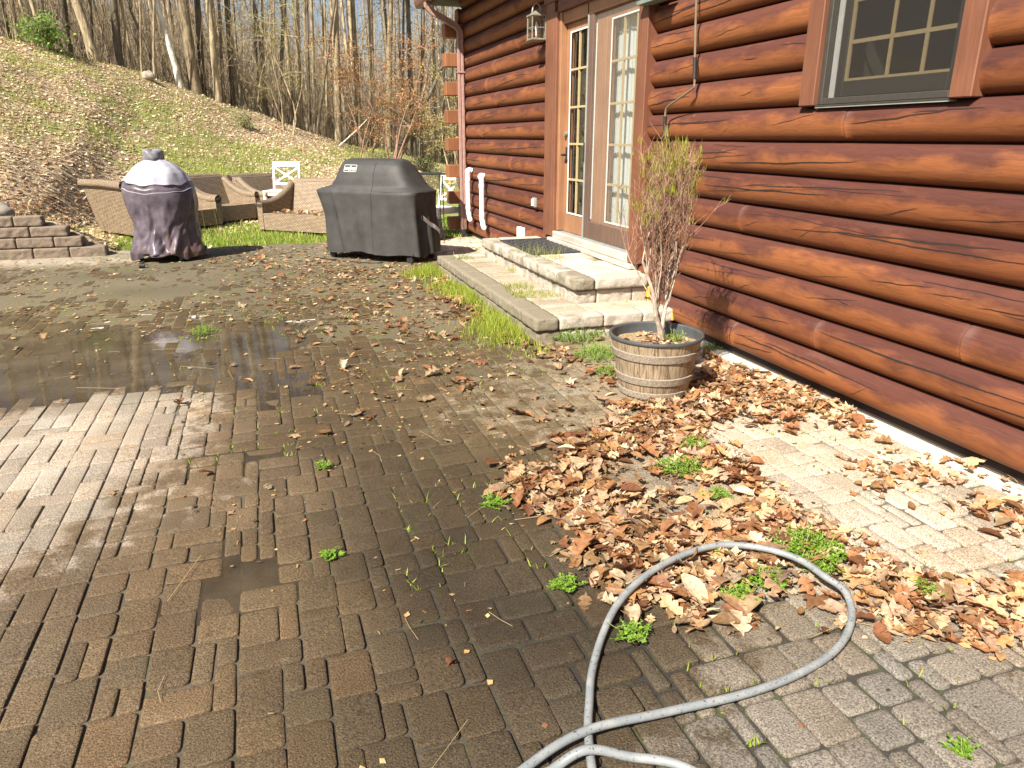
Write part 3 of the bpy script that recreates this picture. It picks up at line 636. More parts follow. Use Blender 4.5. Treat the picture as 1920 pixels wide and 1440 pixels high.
# eave: soffit, fascia, roof slope, gutter
EZ = 3.37
HP(MB().box((2.60, YN, EZ), (D+.1, CY+.35, EZ+.02)).build('soffit', M['roof']))
HP(MB().box((2.565, YN, EZ-.06), (2.598, CY+.36, EZ+.16), bev=.004).build('fascia', M['roof']))
rf = MB(); a0, a1 = (2.50, EZ+.17), (7.2, EZ+2.6); rf.add([(a0[0], YN-.3, a0[1]), (a1[0], YN-.3, a1[1]), (a1[0], CY+.5, a1[1]), (a0[0], CY+.5, a0[1]), (a0[0], YN-.3, a0[1]-.06), (a1[0], YN-.3, a1[1]-.06), (a1[0], CY+.5, a1[1]-.06), (a0[0], CY+.5, a0[1]-.06), (11.6, YN-.3, EZ), (11.6, CY+.5, EZ)], [(0, 1, 2, 3), (7, 6, 5, 4), (0, 3, 7, 4), (3, 2, 6, 7), (0, 4, 5, 1), (1, 8, 9, 2)]); HP(rf.build('roof', M['shingle']))
gt = MB(); prof = [(0, .11), (0, 0), (-.02, -.01), (-.08, -.01), (-.10, .02), (-.115, .07), (-.115, .11)]
vs = []; fs = []
for y in (YN, CY+.4):
    for (px_, pz) in prof: vs.append((2.563+px_, y, EZ-.04+pz))
n = len(prof); fs = [(i, i+1, n+i+1, n+i) for i in range(n-1)]+[tuple(range(n)), tuple(range(n, 2*n))[::-1]]
HP(gt.add(vs, fs).build('gutter', M['gutter']))
# downspout with its elbows
ds = MB()
def rect_tube(mb, pts, w, d):
    P = [Vector(p) for p in pts]; vs = []; fs = []
    for i, p in enumerate(P):
        t = (P[min(i+1, len(P)-1)]-P[max(i-1, 0)]).normalized(); y = Vector((0, 1, 0)); x = y.cross(t).normalized()
        for (a, b) in ((-w, -d), (-w*.3, -d), (-w*.2, -d*.75), (w*.2, -d*.75), (w*.3, -d), (w, -d), (w, d), (-w, d)): vs.append(p+x*a+y*b)
    m = 8
    for i in range(len(P)-1):
        for k in range(m): fs.append((i*m+k, i*m+(k+1) % m, (i+1)*m+(k+1) % m, (i+1)*m+k))
    fs.append(tuple(range(m))); fs.append(tuple((len(P)-1)*m+k for k in range(m))[::-1]); return mb.add(vs, fs)
DX, DY = 2.985, 11.40
rect_tube(ds, [(2.51, DY, EZ-.05), (2.51, DY, EZ-.10), (2.56, DY, EZ-.16), (2.93, DY, EZ-.34), (DX, DY, EZ-.41), (DX, DY, .10)], .040, .034)
dso = ds.build('downspout', M['pipe']); HP(dso)
HP(MB().box((DX-.05, DY-.045, .5), (DX+.055, DY+.045, .52)).box((DX-.05, DY-.045, 2.4), (DX+.055, DY+.045, 2.42)).build('pipe_strap', M['pipe']))
HP(MB().tube([(DX, DY, .12), (DX, DY, .06), (DX+.03, DY, .0)], [.06, .065, .06], 10).build('drain_boot', M['blackmetal'], smooth=True))

# french door -------------------------------------------------------
door = empty('french_door', (D, 6.8, .44)); HP(door)
def DP(o): o.parent = door; o.matrix_parent_inverse = Matrix.Translation(door.location).inverted(); return o
door.matrix_parent_inverse = Matrix.Translation(cabin.location).inverted()
HP(MB().box((3.01, 7.69, .455), (3.10, 7.93, 2.80), bev=.006).build('door_casing', M['trim']))
HP(MB().box((3.01, 7.62, .457), (3.10, 7.689, 2.70), bev=.006).build('door_casing', M['trim']))
HP(MB().box((3.00, 5.655, .455), (3.10, 5.815, 2.80), bev=.006).build('door_casing', M['trim']))
HP(MB().box((3.008, 5.60, 2.802), (3.10, 7.99, 2.90), bev=.006).box((2.99, 5.60, 2.905), (3.10, 7.99, 2.925)).build('door_header', M['trimx']))
HP(MB().box((3.02, 5.817, 2.69), (3.10, 7.618, 2.80), bev=.005).build('head_jamb', M['trimx']))
HP(MB().box((3.04, 7.563, .53), (3.20, 7.619, 2.69), bev=.004).box((3.06, 5.70, 2.58), (3.20, 7.56, 2.688), bev=.004).build('door_jamb', M['doorwood']))
HP(MB().box((2.975, 5.72, .40), (3.24, 7.72, .445), bev=.008).box((3.0, 5.80, .447), (3.24, 7.617, .52), bev=.006).build('door_sill', M['sillwood']))
def leaf_door(y0, y1, name, s=.10, wide=0.0):                          # stiles, rails, bead, glass and grille; hinge side at y1
    X = 3.105; z0, z1, gz0, gz1 = .525, 2.575, .72, 2.50
    Y0 = y0; y0 = y0+wide
    r = MB().box((X, Y0, z0), (X+.045, y0+s, z1), bev=.004).box((X, y1-s, z0), (X+.045, y1, z1), bev=.004).box((X, y0+s+.001, z0), (X+.045, y1-s-.001, gz0), bev=.004).box((X, y0+s+.001, gz1), (X+.045, y1-s-.001, z1), bev=.004)
    d = r.build(name, M['doorwood'], None); DP(d)
    bd = MB().box((X-.006, y0+s+.002, gz0+.001), (X+.0, y0+s+.018, gz1-.001)).box((X-.006, y1-s-.018, gz0+.001), (X, y1-s-.002, gz1-.001)).box((X-.006, y0+s+.019, gz0+.001), (X, y1-s-.019, gz0+.016)).box((X-.006, y0+s+.019, gz1-.016), (X, y1-s-.019, gz1-.001)).build('glazing_bead', M['white'], d)
    g = MB().box((X+.022, y0+s, gz0), (X+.026, y1-s, gz1)).build('glass', M['glass'], d)
    w = (y1-y0-2*s); hgt = gz1-gz0; mu = MB()
    for i in (1, 2): yy_ = y0+s+w*i/3; mu.box((X+.002, yy_-.010, gz0+.017), (X+.020, yy_+.010, gz1-.017))
    for j in range(1, 5): zz_ = gz0+hgt*j/5; mu.box((X+.0005, y0+s+.019, zz_-.010), (X+.021, y1-s-.019, zz_+.010))
    mu.build('muntin_grille', M['muntin'], d); return d
dl = leaf_door(6.62, 7.56, 'door_leaf', .10, .10); dr_ = leaf_door(5.70, 6.615, 'door_leaf')
hb = MB().tube([(3.105, 7.51, 1.32), (3.05, 7.51, 1.32)], .012, 8).tube([(3.05, 7.51, 1.32), (3.048, 7.42, 1.325)], .011, 8).box((3.099, 7.49, 1.24), (3.1045, 7.53, 1.40), bev=.002); hb.build('handle', M['blackmetal'], dl, smooth=True)
MB().tube([(3.104, 7.51, 1.53), (3.07, 7.51, 1.53)], .026, 12).build('deadbolt', M['lamp'], dl, smooth=True)
DP(MB().box((3.24, 5.90, .60), (3.245, 6.50, 2.55)).build('curtain', M['curtain']))
# folds in the curtain
cv = []; cq = []; ny_ = 70
for j, z in enumerate((.56, 2.56)):
    for i in range(ny_+1): y = 5.76+.80*i/ny_; cv.append((3.19+.005*math.sin(i*1.3)+.004*math.sin(i*.5), y, z))
for i in range(ny_): cq.append((i, i+1, ny_+2+i, ny_+1+i))
bpy.data.objects.remove([o for o in door.children if o.name.startswith('curtain')][0])
DP(link('curtain', mesh_np('curtain', cv, cq, smooth=True), M['curtain']))
sd = MB().box((3.066, 6.83, .535), (3.090, 6.93, 2.70), bev=.003).box((3.066, 5.822, .535), (3.090, 5.90, 2.70), bev=.003).box((3.066, 5.901, .535), (3.090, 6.829, .70), bev=.003).box((3.066, 5.901, 2.60), (3.090, 6.829, 2.70), bev=.003)
sdo = DP(sd.build('screen_door', M['screenwood'], None)); sdo.name = 'sliding_screen_door'
MB().box((3.060, 6.931, .53), (3.094, 6.957, 2.712), bev=.003).box((3.060, 5.82, 2.701), (3.094, 6.93, 2.713)).box((3.060, 5.818, .522), (3.094, 6.93, .5345)).build('metal_edge', M['alu'], sdo)
MB().box((3.079, 5.899, .70), (3.0805, 6.831, 2.60)).build('mesh_panel', M['screen'], sdo)
MB().box((3.050, 6.935, 1.27), (3.0595, 6.955, 1.45), bev=.003).build('pull_handle', M['black'], sdo)
HP(MB().box((3.03, 5.817, .5205), (3.10, 7.56, .5245)).build('screen_track', M['alu']))
HP(MB().box((3.235, 5.75, .5), (5.2, 5.77, 2.7)).box((3.235, 7.58, .5), (5.2, 7.6, 2.7)).box((5.2, 5.6, .5), (5.22, 7.7, 2.75)).box((3.235, 5.6, 2.72), (5.2, 7.7, 2.74)).box((3.241, 5.77, .49), (5.2, 7.58, .5)).build('room_interior', M['room']))

# window ------------------------------------------------------------
win = empty('window', (D, 3.23, 1.68)); HP(win); win.matrix_parent_inverse = Matrix.Translation(cabin.location).inverted()
def WP(o): o.parent = win; o.matrix_parent_inverse = Matrix.Translation(win.location).inverted(); return o
WP(MB().box((3.022, 3.677, 1.668), (3.11, 3.80, 3.06), bev=.005).build('window_trim', M['trim']))
WP(MB().box((3.022, 2.655, 1.668), (3.11, 2.774, 3.06), bev=.005).build('window_trim', M['trim']))
WP(MB().box((3.022, 2.60, 3.062), (3.11, 3.86, 3.18), bev=.005).build('window_trim', M['trimx']))
WP(MB().box((3.05, 3.640, 1.672), (3.11, 3.676, 3.06), bev=.003).box((3.05, 2.775, 1.672), (3.11, 2.80, 3.06), bev=.003).box((3.05, 2.801, 1.672), (3.11, 3.639, 1.706), bev=.003).box((3.036, 2.776, 1.664), (3.049, 3.676, 1.671)).build('window_frame', M['bronze']))
WP(MB().box((3.040, 2.776, 1.655), (3.10, 3.676, 1.6635)).build('drip_edge', M['alu']))
sa = WP(MB().box((3.095, 3.545, 1.71), (3.14, 3.60, 3.05), bev=.003).box((3.095, 2.83, 1.71), (3.14, 2.86, 3.05), bev=.003).box((3.095, 2.861, 1.71), (3.14, 3.544, 1.79), bev=.003).build('window_sash', M['bronze']))
MB().box((3.092, 3.602, 1.708), (3.15, 3.639, 3.05)).build('jamb_liner', M['white'], sa)
MB().box((3.118, 2.86, 1.79), (3.121, 3.545, 3.05)).build('glass', M['winglass'], sa)
mu = MB()
for y in (3.25, 3.03): mu.box((3.104, y-.010, 1.79), (3.112, y+.010, 3.05))
for z in (1.985, 2.19, 2.39, 2.6, 2.8): mu.box((3.1035, 2.86, z-.010), (3.1125, 3.545, z+.010))
mu.box((3.103, 3.525, 1.79), (3.114, 3.545, 3.05)).box((3.103, 2.86, 1.79), (3.114, 3.524, 1.803)).build('muntin_grille', M['muntin'], sa)
WP(MB().box((3.088, 2.80, 1.706), (3.0895, 3.64, 3.06)).build('insect_screen', M['winscreen']))
WP(MB().box((3.145, 2.6, 1.6), (4.8, 2.62, 3.1)).box((3.145, 3.8, 1.6), (4.8, 3.82, 3.1)).box((4.8, 2.6, 1.6), (4.82, 3.82, 3.1)).box((3.145, 2.62, 1.6), (4.8, 3.8, 1.61)).box((3.145, 2.62, 3.09), (4.8, 3.8, 3.1)).build('window_recess', M['room']))
# awning with its bracket and the crank rod that hangs from it
aw = empty('retracted_awning', (2.95, 7, 3.05)); tag(aw, 'grey-green metal awning case and bracket above the french door', 'awning')
def AP(o): o.parent = aw; o.matrix_parent_inverse = Matrix.Translation(aw.location).inverted(); return o
AP(MB().box((2.86, 5.2, 3.06), (3.03, 8.5, 3.21), bev=.02).build('awning_case', M['green']))
AP(MB().box((2.93, 5.30, 2.47), (3.035, 5.73, 2.50), bev=.004).box((2.995, 5.45, 2.502), (3.035, 5.60, 3.058), bev=.004).box((2.93, 5.48, 2.502), (2.96, 5.56, 2.70), bev=.004).build('awning_bracket', M['green']))
cr = empty('awning_crank', (3.0, 4.92, 3.0)); tag(cr, 'thin bronze crank rod hanging bent against the logs beside the door', 'awning crank')
def CP(o): o.parent = cr; o.matrix_parent_inverse = Matrix.Translation(cr.location).inverted(); return o
CP(MB().tube(spline([(2.99, 4.95, 3.1), (2.99, 4.955, 2.5), (2.99, 4.905, 1.95), (2.99, 4.895, 1.86), (2.985, 4.92, 1.82), (2.98, 5.21, 1.725), (2.98, 5.255, 1.69), (2.98, 5.26, 1.64), (2.98, 5.26, 1.50)], 5), .0085, 8).build('rod', M['rod'], smooth=True))
CP(MB().tube([(2.99, 4.912, 2.03), (2.99, 4.900, 1.89)], .014, 10).build('upper_grip', M['black'], smooth=True))
CP(MB().tube([(2.98, 5.26, 1.65), (2.98, 5.26, 1.50)], .014, 10).build('lower_grip', M['black'], smooth=True))
AP(MB().box((2.965, 4.90, 3.06), (3.01, 5.199, 3.16), bev=.01).build('gear_box', M['green']))

# wall lantern ------------------------------------------------------
lx, ly, lz = 2.945, 8.03, 2.47
lm = empty('wall_lantern', (lx, ly, lz)); tag(lm, 'small weathered brass lantern with arched handle on the dark logs left of the door', 'wall lamp')
hw = .075
f = MB()
for sx in (-1, 1):
    for sy in (-1, 1): f.tube([(sx*hw, sy*hw, .02), (sx*hw*.97, sy*hw*.97, .23)], .008, 6)
f.box((-hw-.012, -hw-.012, 0), (hw+.012, hw+.012, .02), bev=.004).box((-hw-.012, -hw-.012, .23), (hw+.012, hw+.012, .25), bev=.004)
f.add([(-hw, -hw, .25), (hw, -hw, .25), (hw, hw, .25), (-hw, hw, .25), (-.03, -.03, .285), (.03, -.03, .285), (.03, .03, .285), (-.03, .03, .285)], [(0, 1, 5, 4), (1, 2, 6, 5), (2, 3, 7, 6), (3, 0, 4, 7), (4, 5, 6, 7)])
for sy in (-1, 1): f.box((-hw, sy*hw-.003, .12), (hw, sy*hw+.003, .128))
f.box((-hw-.003, -hw, .12), (-hw+.003, hw, .128)); f.build('lantern_frame', M['lamp'], lm)
MB().tube([(.05*math.cos(R(a)), 0, .27+.085*math.sin(R(a))) for a in range(0, 181, 15)], .010, 8).tube([(0, 0, .35), (0, 0, .372)], .008, 6).build('arch_handle', M['lamp'], lm, smooth=True)
gq = MB()
for sy in (-1, 1): gq.box((-hw+.006, sy*(hw-.004)-.001, .02), (hw-.006, sy*(hw-.004)+.001, .23))
gq.box((-hw+.003, -hw+.006, .02), (-hw+.005, hw-.006, .23)).build('glass', M['glass'], lm)
MB().tube([(0, 0, .02), (0, 0, .09)], .012, 8).tube([(0, 0, .09), (0, 0, .12), (0, 0, .16), (0, 0, .19)], [.012, .018, .016, .003], 8).build('bulb', M['white'], lm, smooth=True)
MB().box((hw+.013, -.045, .03), (D-.05-lx, .045, .26), bev=.006).build('back_plate', M['lamp'], lm)
# white plastic vents, outlet, utility plate ------------------------
def vent(y, z1, z0, turn, label):
    o = empty('vent_pipe', (2.96, y, z0)); tag(o, label, 'vent pipe', 'white plastic vent pipes on the far wall')
    p = [(.08, turn*.05, z1-z0+.0), (.03, turn*.06, z1-z0+.01), (0, turn*.03, z1-z0-.01), (0, 0, z1-z0-.07), (0, 0, .09), (0, -.03, .03), (-.02, -.12, -.01), (-.03, -.19, -.03)]
    MB().tube(spline(p, 6), .036, 14).build('bent_tube', M['pvc'], o, smooth=True)
    MB().tube([(0, 0, z1-z0-.10), (0, 0, z1-z0-.15)], .042, 14).tube([(0, 0, .15), (0, 0, .10)], .042, 14).build('coupling', M['pvc'], o, smooth=True)
    return o
vent(11.0, 1.02, .36, .8, 'left white plastic pipe elbowed out of the logs beside the downspout')
vent(10.26, .97, .32, 2.2, 'right white plastic pipe of the two on the logs, nearer the stone steps')
o = empty('outlet_box', (3.035, 8.30, .77)); tag(o, 'small grey weatherproof outlet on the logs left of the door casing', 'outlet')
MB().box((-.01, -.05, -.055), (.02, .05, .055), bev=.006).build('outlet_plate', M['alu'], o); MB().box((-.03, -.028, -.04), (-.0105, .028, .04), bev=.005).build('outlet_cover', M['white'], o)
o = empty('utility_box', (3.0, 8.70, .28)); tag(o, 'small white plastic box at the foot of the logs behind the landing', 'utility box')
MB().box((-.02, -.085, -.16), (.04, .085, .16), bev=.008).build('box_body', M['pvc'], o)
lt = MB()
for i in range(5): lt.box((-.0215, -.045+i*.018, .11), (-.0205, -.034+i*.018, .122))
lt.build('printed_mark', simple('blue_ink', (.05, .12, .4), .5, bump=0), o)
# ------------------------------------------------------------------ stone steps
def rough_block(a, b, rough_faces, amp=.012, nseg=5, top_amp=.0014, seed=0, dirt=0.3):
    (x0, y0, z0), (x1, y1, z1) = a, b; sx, sy, sz = x1-x0, y1-y0, z1-z0
    nx = max(3, int(sx/.022)); ny = max(3, int(sy/.022)); nz = max(3, int(sz/.018)); V = {}; out = []; Q = []
    def vid(i, j, k):
        if (i, j, k) in V: return V[i, j, k]
        e = .009; x, y, z = x0+sx*i/nx, y0+sy*j/ny, z0+sz*k/nz
        nbx = (i in (0, nx)); nby = (j in (0, ny)); nbz = (k in (0, nz)); c = nbx+nby+nbz
        p = Vector((x, y, z)); nn = mnoise.noise(p*14+Vector((seed, 0, 0)))+.8*(.5-abs(mnoise.noise(p*38)))*2-.3
        if i == 0: p.x += (.0 if '-x' not in rough_faces else -amp*nn*.9)
        if i == nx: p.x += (.0 if '+x' not in rough_faces else amp*nn)
        if j == 0: p.y += (.0 if '-y' not in rough_faces else -amp*nn*.9)
        if j == ny: p.y += (.0 if '+y' not in rough_faces else amp*nn)
        if k == nz: p.z += top_amp*nn
        if c >= 2:
            cx, cy, cz = (x0+x1)/2, (y0+y1)/2, (z0+z1)/2; r = e*(.38 if c == 2 else .6)*(1+.8*nn)
            if nbx: p.x -= math.copysign(r, p.x-cx)
            if nby: p.y -= math.copysign(r, p.y-cy)
            if nbz: p.z -= math.copysign(r, p.z-cz)
        V[i, j, k] = len(out); out.append(tuple(p)); return V[i, j, k]
    for i in range(nx):
        for j in range(ny): Q.append((vid(i, j, nz), vid(i+1, j, nz), vid(i+1, j+1, nz), vid(i, j+1, nz))); Q.append((vid(i, j, 0), vid(i, j+1, 0), vid(i+1, j+1, 0), vid(i+1, j, 0)))
    for i in range(nx):
        for k in range(nz): Q.append((vid(i, 0, k), vid(i+1, 0, k), vid(i+1, 0, k+1), vid(i, 0, k+1))); Q.append((vid(i, ny, k), vid(i, ny, k+1), vid(i+1, ny, k+1), vid(i+1, ny, k)))
    for j in range(ny):
        for k in range(nz): Q.append((vid(0, j, k), vid(0, j, k+1), vid(0, j+1, k+1), vid(0, j+1, k))); Q.append((vid(nx, j, k), vid(nx, j+1, k), vid(nx, j+1, k+1), vid(nx, j, k+1)))
    dv = np.full(len(out), dirt)
    return mesh_np('stone', out, Q, smooth=True, attrs={'dirt': dv})
lnd = empty('stone_landing', (2.5, 6.8, 0)); tag(lnd, 'two-tier concrete block landing with mossy edges in front of the french door', 'steps')
def SP(o): o.parent = lnd; o.matrix_parent_inverse = Matrix.Translation(lnd.location).inverted(); return o
def course(x0, x1, y0, y1, z0, z1, dep, name, L=.31, off=0, dirt=.3, dirtx=.0):
    """blocks along the left side (x0), the near end (y0) and the far end (y1)"""
    y = y0; first = True; s = 0
    while y < y1-.02:
        l = L*random.uniform(.92, 1.08)*(off if (first and off) else 1); e = min(y+l, y1)
        if y1-e < .09: e = y1
        SP(link(name, rough_block((x0+random.gauss(0, .003), y+.0035, z0), (x0+dep, e-.0035, z1+random.gauss(0, .0015)), ('-x', '-y') if first else ('-x', '+y'), seed=y*7, dirt=dirt+dirtx*random.uniform(.6, 1.2)), M['stone'])); y = e; first = False
    x = x0+dep+.004
    while x < x1-.02:
        l = L*random.uniform(.9, 1.1); e = min(x+l, x1)
        if x1-e < .09: e = x1
        f = max(.05, 1-(x-x0)/(x1-x0)*1.4)
        SP(link(name, rough_block((x+.002, y0+.001, z0), (e-.002, y0+dep*.9, z1), ('-y', '+x'), seed=x*9, dirt=(dirt+dirtx)*f*.8-.1), M['stone']))
        SP(link(name, rough_block((x+.002, y1-dep*.9, z0), (e-.002, y1, z1), ('+y',), seed=x*5, dirt=0), M['stone'])); x = e
UX, UY0, UY1, LX, LY0, LY1, ZL, ZU = 2.345, 5.45, 8.17, 1.875, 5.06, 8.42, .19, .40
course(LX+.015, 3.06, LY0+.02, LY1-.02, -.06, .086, .20, 'base_stone', L=.40, dirt=.5)
course(LX, 3.085, LY0, LY1, .088, ZL, .19, 'lower_cap_stone', L=.36, dirt=.38, dirtx=.15)
course(UX+.03, 3.04, UY0+.035, UY1-.03, ZL-.04, .297, .19, 'riser_stone', L=.34, off=.6, dirt=.25)
course(UX, 3.03, UY0, UY1, .30, ZU, .19, 'upper_cap_stone', L=.38, dirt=.10, dirtx=.30)
def infill(name, x0, x1, y0, y1, z, sz, dirt, light):
    nx_ = max(1, int((x1-x0)/sz[0])); ny_ = max(1, int((y1-y0)/sz[1])); dx, dy = (x1-x0)/nx_, (y1-y0)/ny_
    rects = [(x0+i*dx, y0+j*dy, x0+(i+1)*dx, y0+(j+1)*dy) for j in range(ny_) for i in range(nx_)]
    o_ = link(name, build_pavers(rects, .004, .006, .003, .008, (light, -.4, dirt)), M['paver']); o_.location = (0, 0, z); SP(o_)
    SP(link('joint_fill', mesh_np('joint_fill', [(x0, y0, z-.005), (x1, y0, z-.005), (x1, y1, z-.005), (x0, y1, z-.005)], [(0, 1, 2, 3)], cols=np.array([(.30, .25, .16)]*4), attrs={'moss': [.8]*4}), M['sand']))
infill('paver_infill', UX+.195, 3.09, UY0+.175, UY1-.175, ZU-.004, (.15, .2), .2, (.52, .46, .38))
infill('paver_infill', LX+.195, UX+.04, LY0+.175, LY1-.175, ZL-.004, (.28, .10), .9, (.36, .31, .24))
infill('paver_infill', UX+.045, 3.08, LY0+.175, UY0+.04, ZL-.004, (.19, .11), .8, (.44, .38, .30))
SP(MB().box((3.03, 5.452, .20), (3.062, 5.50, .30), bev=.01).build('foam_sealant', M['spray'])); SP(MB().box((3.035, 5.055, .09), (3.062, 5.12, .17), bev=.01).build('foam_sealant', M['spray']))
# door mat
mt = empty('door_mat', (2.76, 7.30, ZU)); tag(mt, 'black rubber door mat lying on the upper landing below the door', 'door mat')
b = MB().box((-.30, -.53, .002), (.31, .53, .012), bev=.003); b.build('mat_base', M['mat'], mt)
b = MB()
for s_ in ((-.30, -.53, .31, -.505), (-.30, .505, .31, .53), (-.30, -.504, -.275, .504), (.285, -.504, .31, .504)): b.box((s_[0], s_[1], .0125), (s_[2], s_[3], .019), bev=.002)
for i in range(9):
    for j in range(15):
        x = -.245+i*.062; y = -.46+j*.065; a = R(45 if (i+j) % 2 else -45); Mx = Matrix.Translation((x, y, .0125)) @ Matrix.Rotation(a, 4, 'Z'); b.box((-.026, -.008, 0), (.026, .008, .006), M=Mx)
b.build('raised_pattern', M['mat'], mt)
# retaining wall: four stepped courses
rw = empty('retaining_wall', (-3, WALLY, 0)); tag(rw, 'low brown concrete block retaining wall stepping down at the far left', 'retaining wall')
ends = [-2.04, -2.30, -2.45, -2.72]; hC = .136
for c in range(4):
    x = ends[c]; first = True
    while x > -5.4:
        l = .43*random.uniform(.96, 1.04) if not (first and c % 2) else .33
        me = rough_block((x-l+.004, WALLY-.17+c*.02, c*hC-(.04 if c == 0 else 0)), (x-.004, WALLY+.05+c*.0, (c+1)*hC-.006), ('-y', '+x') if first else ('-y',), amp=.014, seed=x*3+c, dirt=.22)
        o = link('wall_block', me, M['wallstone']); o.parent = rw; o.matrix_parent_inverse = Matrix.Translation(rw.location).inverted(); x -= l; first = False

# ------------------------------------------------------------------ planter and shrub
PCX, PCY = 2.185, 3.80
pt = empty('planter', (PCX, PCY, 0)); tag(pt, 'half-barrel planter with two bands standing beside the steps and fallen leaves', 'planter')
ph = MB(); ph.lathe([(.19, .0), (.205, .012), (.222, .10), (.243, .215), (.268, .33), (.274, .362)], 64); ph.build('barrel_wall', M['pot'], pt, smooth=True)
pb = MB(); pb.lathe([(.2075, .016), (.2135, .018), (.219, .052), (.213, .056)], 64); pb.build('band', M['band'], pt, smooth=True)
pb = MB(); pb.lathe([(.2245, .105), (.2325, .107), (.2425, .148), (.2345, .152)], 64); pb.build('band', M['band'], pt, smooth=True)
pb = MB(); pb.lathe([(.2525, .252), (.2605, .254), (.2705, .298), (.2625, .302)], 64); pb.build('band', M['band'], pt, smooth=True)
pr_ = MB(); pr_.lathe([(.2745, .360), (.283, .362), (.286, .370), (.283, .378), (.272, .380), (.264, .372), (.262, .30), (.25, .26)], 64); pr_.build('rim', M['potin'], pt, smooth=True)
V = [(0, 0, .315)]; T = []
for r_ in range(1, 9):
    for k in range(40):
        a = 2*math.pi*k/40; rr = .262*r_/8; V.append((rr*math.cos(a), rr*math.sin(a), .312+.012*mnoise.noise(Vector((rr*math.cos(a)*14, rr*math.sin(a)*14, 0)))))
for k in range(40): T.append((0, 1+k, 1+(k+1) % 40))
Q = [(1+r_*40+k, 1+(r_+1)*40+k, 1+(r_+1)*40+(k+1) % 40, 1+r_*40+(k+1) % 40) for r_ in range(7) for k in range(40)]
link('soil', mesh_np('soil', V, Q, T, smooth=True), M['soil'], pt)

def rvec(s=1): return Vector((random.gauss(0, s), random.gauss(0, s), random.gauss(0, s)))
sh = empty('potted_shrub', (PCX+.045, PCY+.03, .31)); tag(sh, 'upright half-dead shrub of bare twigs with green needle tips growing in the planter', 'shrub')
st_, tw, gp, gc, gt_ = MB(), MB(), [], [], []
def stick(mb, p, d, L, r0, r1, seg, wig, up=.0, n=5):
    pts = [p.copy()]; d = d.normalized()
    for i in range(seg): d = (d+rvec(wig*1.7)+Vector((0, 0, up))).normalized(); pts.append(pts[-1]+d*L/seg)
    mb.tube(pts, [r0+(r1-r0)*i/seg for i in range(seg+1)], n, caps=False); return pts, d
tips = []
main = []
for (dx, dy, L, r0) in ((-.12, .0, .60, .014), (.03, -.03, .66, .012), (.20, .03, .60, .010), (.02, .13, .58, .007), (-.05, -.13, .56, .007)):
    base = Vector((random.gauss(0, .008), random.gauss(0, .008), -.01)); p1, d1 = stick(st_, base, Vector((dx*.3, dy*.7, 1)), .20, r0*1.25, r0, 4, .05, n=8)
    p2, d2 = stick(st_, p1[-1], Vector((dx*1.0+random.gauss(0, .04), dy*.8, 1)), L*.6, r0, r0*.55, 7, .05, .04, n=7); main.append((p1, p2))
for (p1, p2) in main:
    for i in range(6):
        q_ = random.choice((p1[2:]+p2)[1:]); a = random.uniform(0, 6.28); d = Vector((math.cos(a)*.26, math.sin(a)*.26, 1))
        p3, d3 = stick(st_, q_, d, random.uniform(.25, .42),  .0042, .0022, 6, .06, .10, n=5)
        for j in range(6):
            q2 = random.choice(p3[2:]); a = random.uniform(0, 6.28); d = Vector((math.cos(a)*.38, math.sin(a)*.38, 1))
            p4, d4 = stick(tw, q2, d, random.uniform(.16, .34), .0026, .0014, 5, .08, .12, n=4)
            for j2 in range(6):
                q3 = random.choice(p4[1:]); a = random.uniform(0, 6.28); p5, d5 = stick(tw, q3, Vector((math.cos(a)*.6, math.sin(a)*.6, .9)), random.uniform(.05, .14), .0013, .0007, 3, .12, .1, n=3); tips.append(p5[-1]); tips.append(p5[-2])
# dense old twigs of the crown
for i in range(650):
    a = random.uniform(0, 6.28); z = random.uniform(.74, 1.12); rr = .125*math.sqrt(random.random())*(1 if z > .72 else .8); p = Vector((rr*math.cos(a)+.015, rr*math.sin(a), z-.05))
    p5, d5 = stick(tw, p, Vector((math.cos(a)*.25, math.sin(a)*.25, 1)), random.uniform(.05, .13), .0013, .0007, 3, .15, .1, n=3)
    if z > .86 or random.random() < .15: tips.append(p5[-1])
st_.build('stem', M['twig'], sh, smooth=True); tw.build('twig_crown', M['twigred'], sh)
GV, GT, GC = [], [], []
def needle(p, d, L, w, c):
    s = d.cross(rvec()).normalized()*w; n = len(GV); GV.extend([p-s, p+s, p+d*L*.6+s*.7, p+d*L]); GT.extend([(n, n+1, n+2), (n, n+2, n+3)]); GC.extend([c]*4)
for p in tips:
    hgt = p.z
    side = math.hypot(p.x, p.y)
    if hgt < .74: continue
    blob = mnoise.noise(Vector((p.x*13, p.y*13, p.z*9)))
    pr2 = (.95 if hgt > 1.06 else (.75 if hgt > .98 or (side > .10 and hgt > .88) else (.4 if side > .13 else .02)))*(.8 if blob > .05 else .06)
    if random.random() > pr2: continue
    for k in range(7):
        d = (Vector((random.gauss(0, .28), random.gauss(0, .28), 1))).normalized(); g = random.random()
        c = (.22+.22*g, .27+.22*g, .03+.03*g) if random.random() < .8 else (.35, .24, .08)
        needle(p-Vector((0, 0, .03))+rvec(.008), d, random.uniform(.025, .06), .0016, c)
link('needle_tips', mesh_np('needle_tips', [tuple(v) for v in GV], None, GT, cols=np.array(GC)), M['green_leaf'], sh)

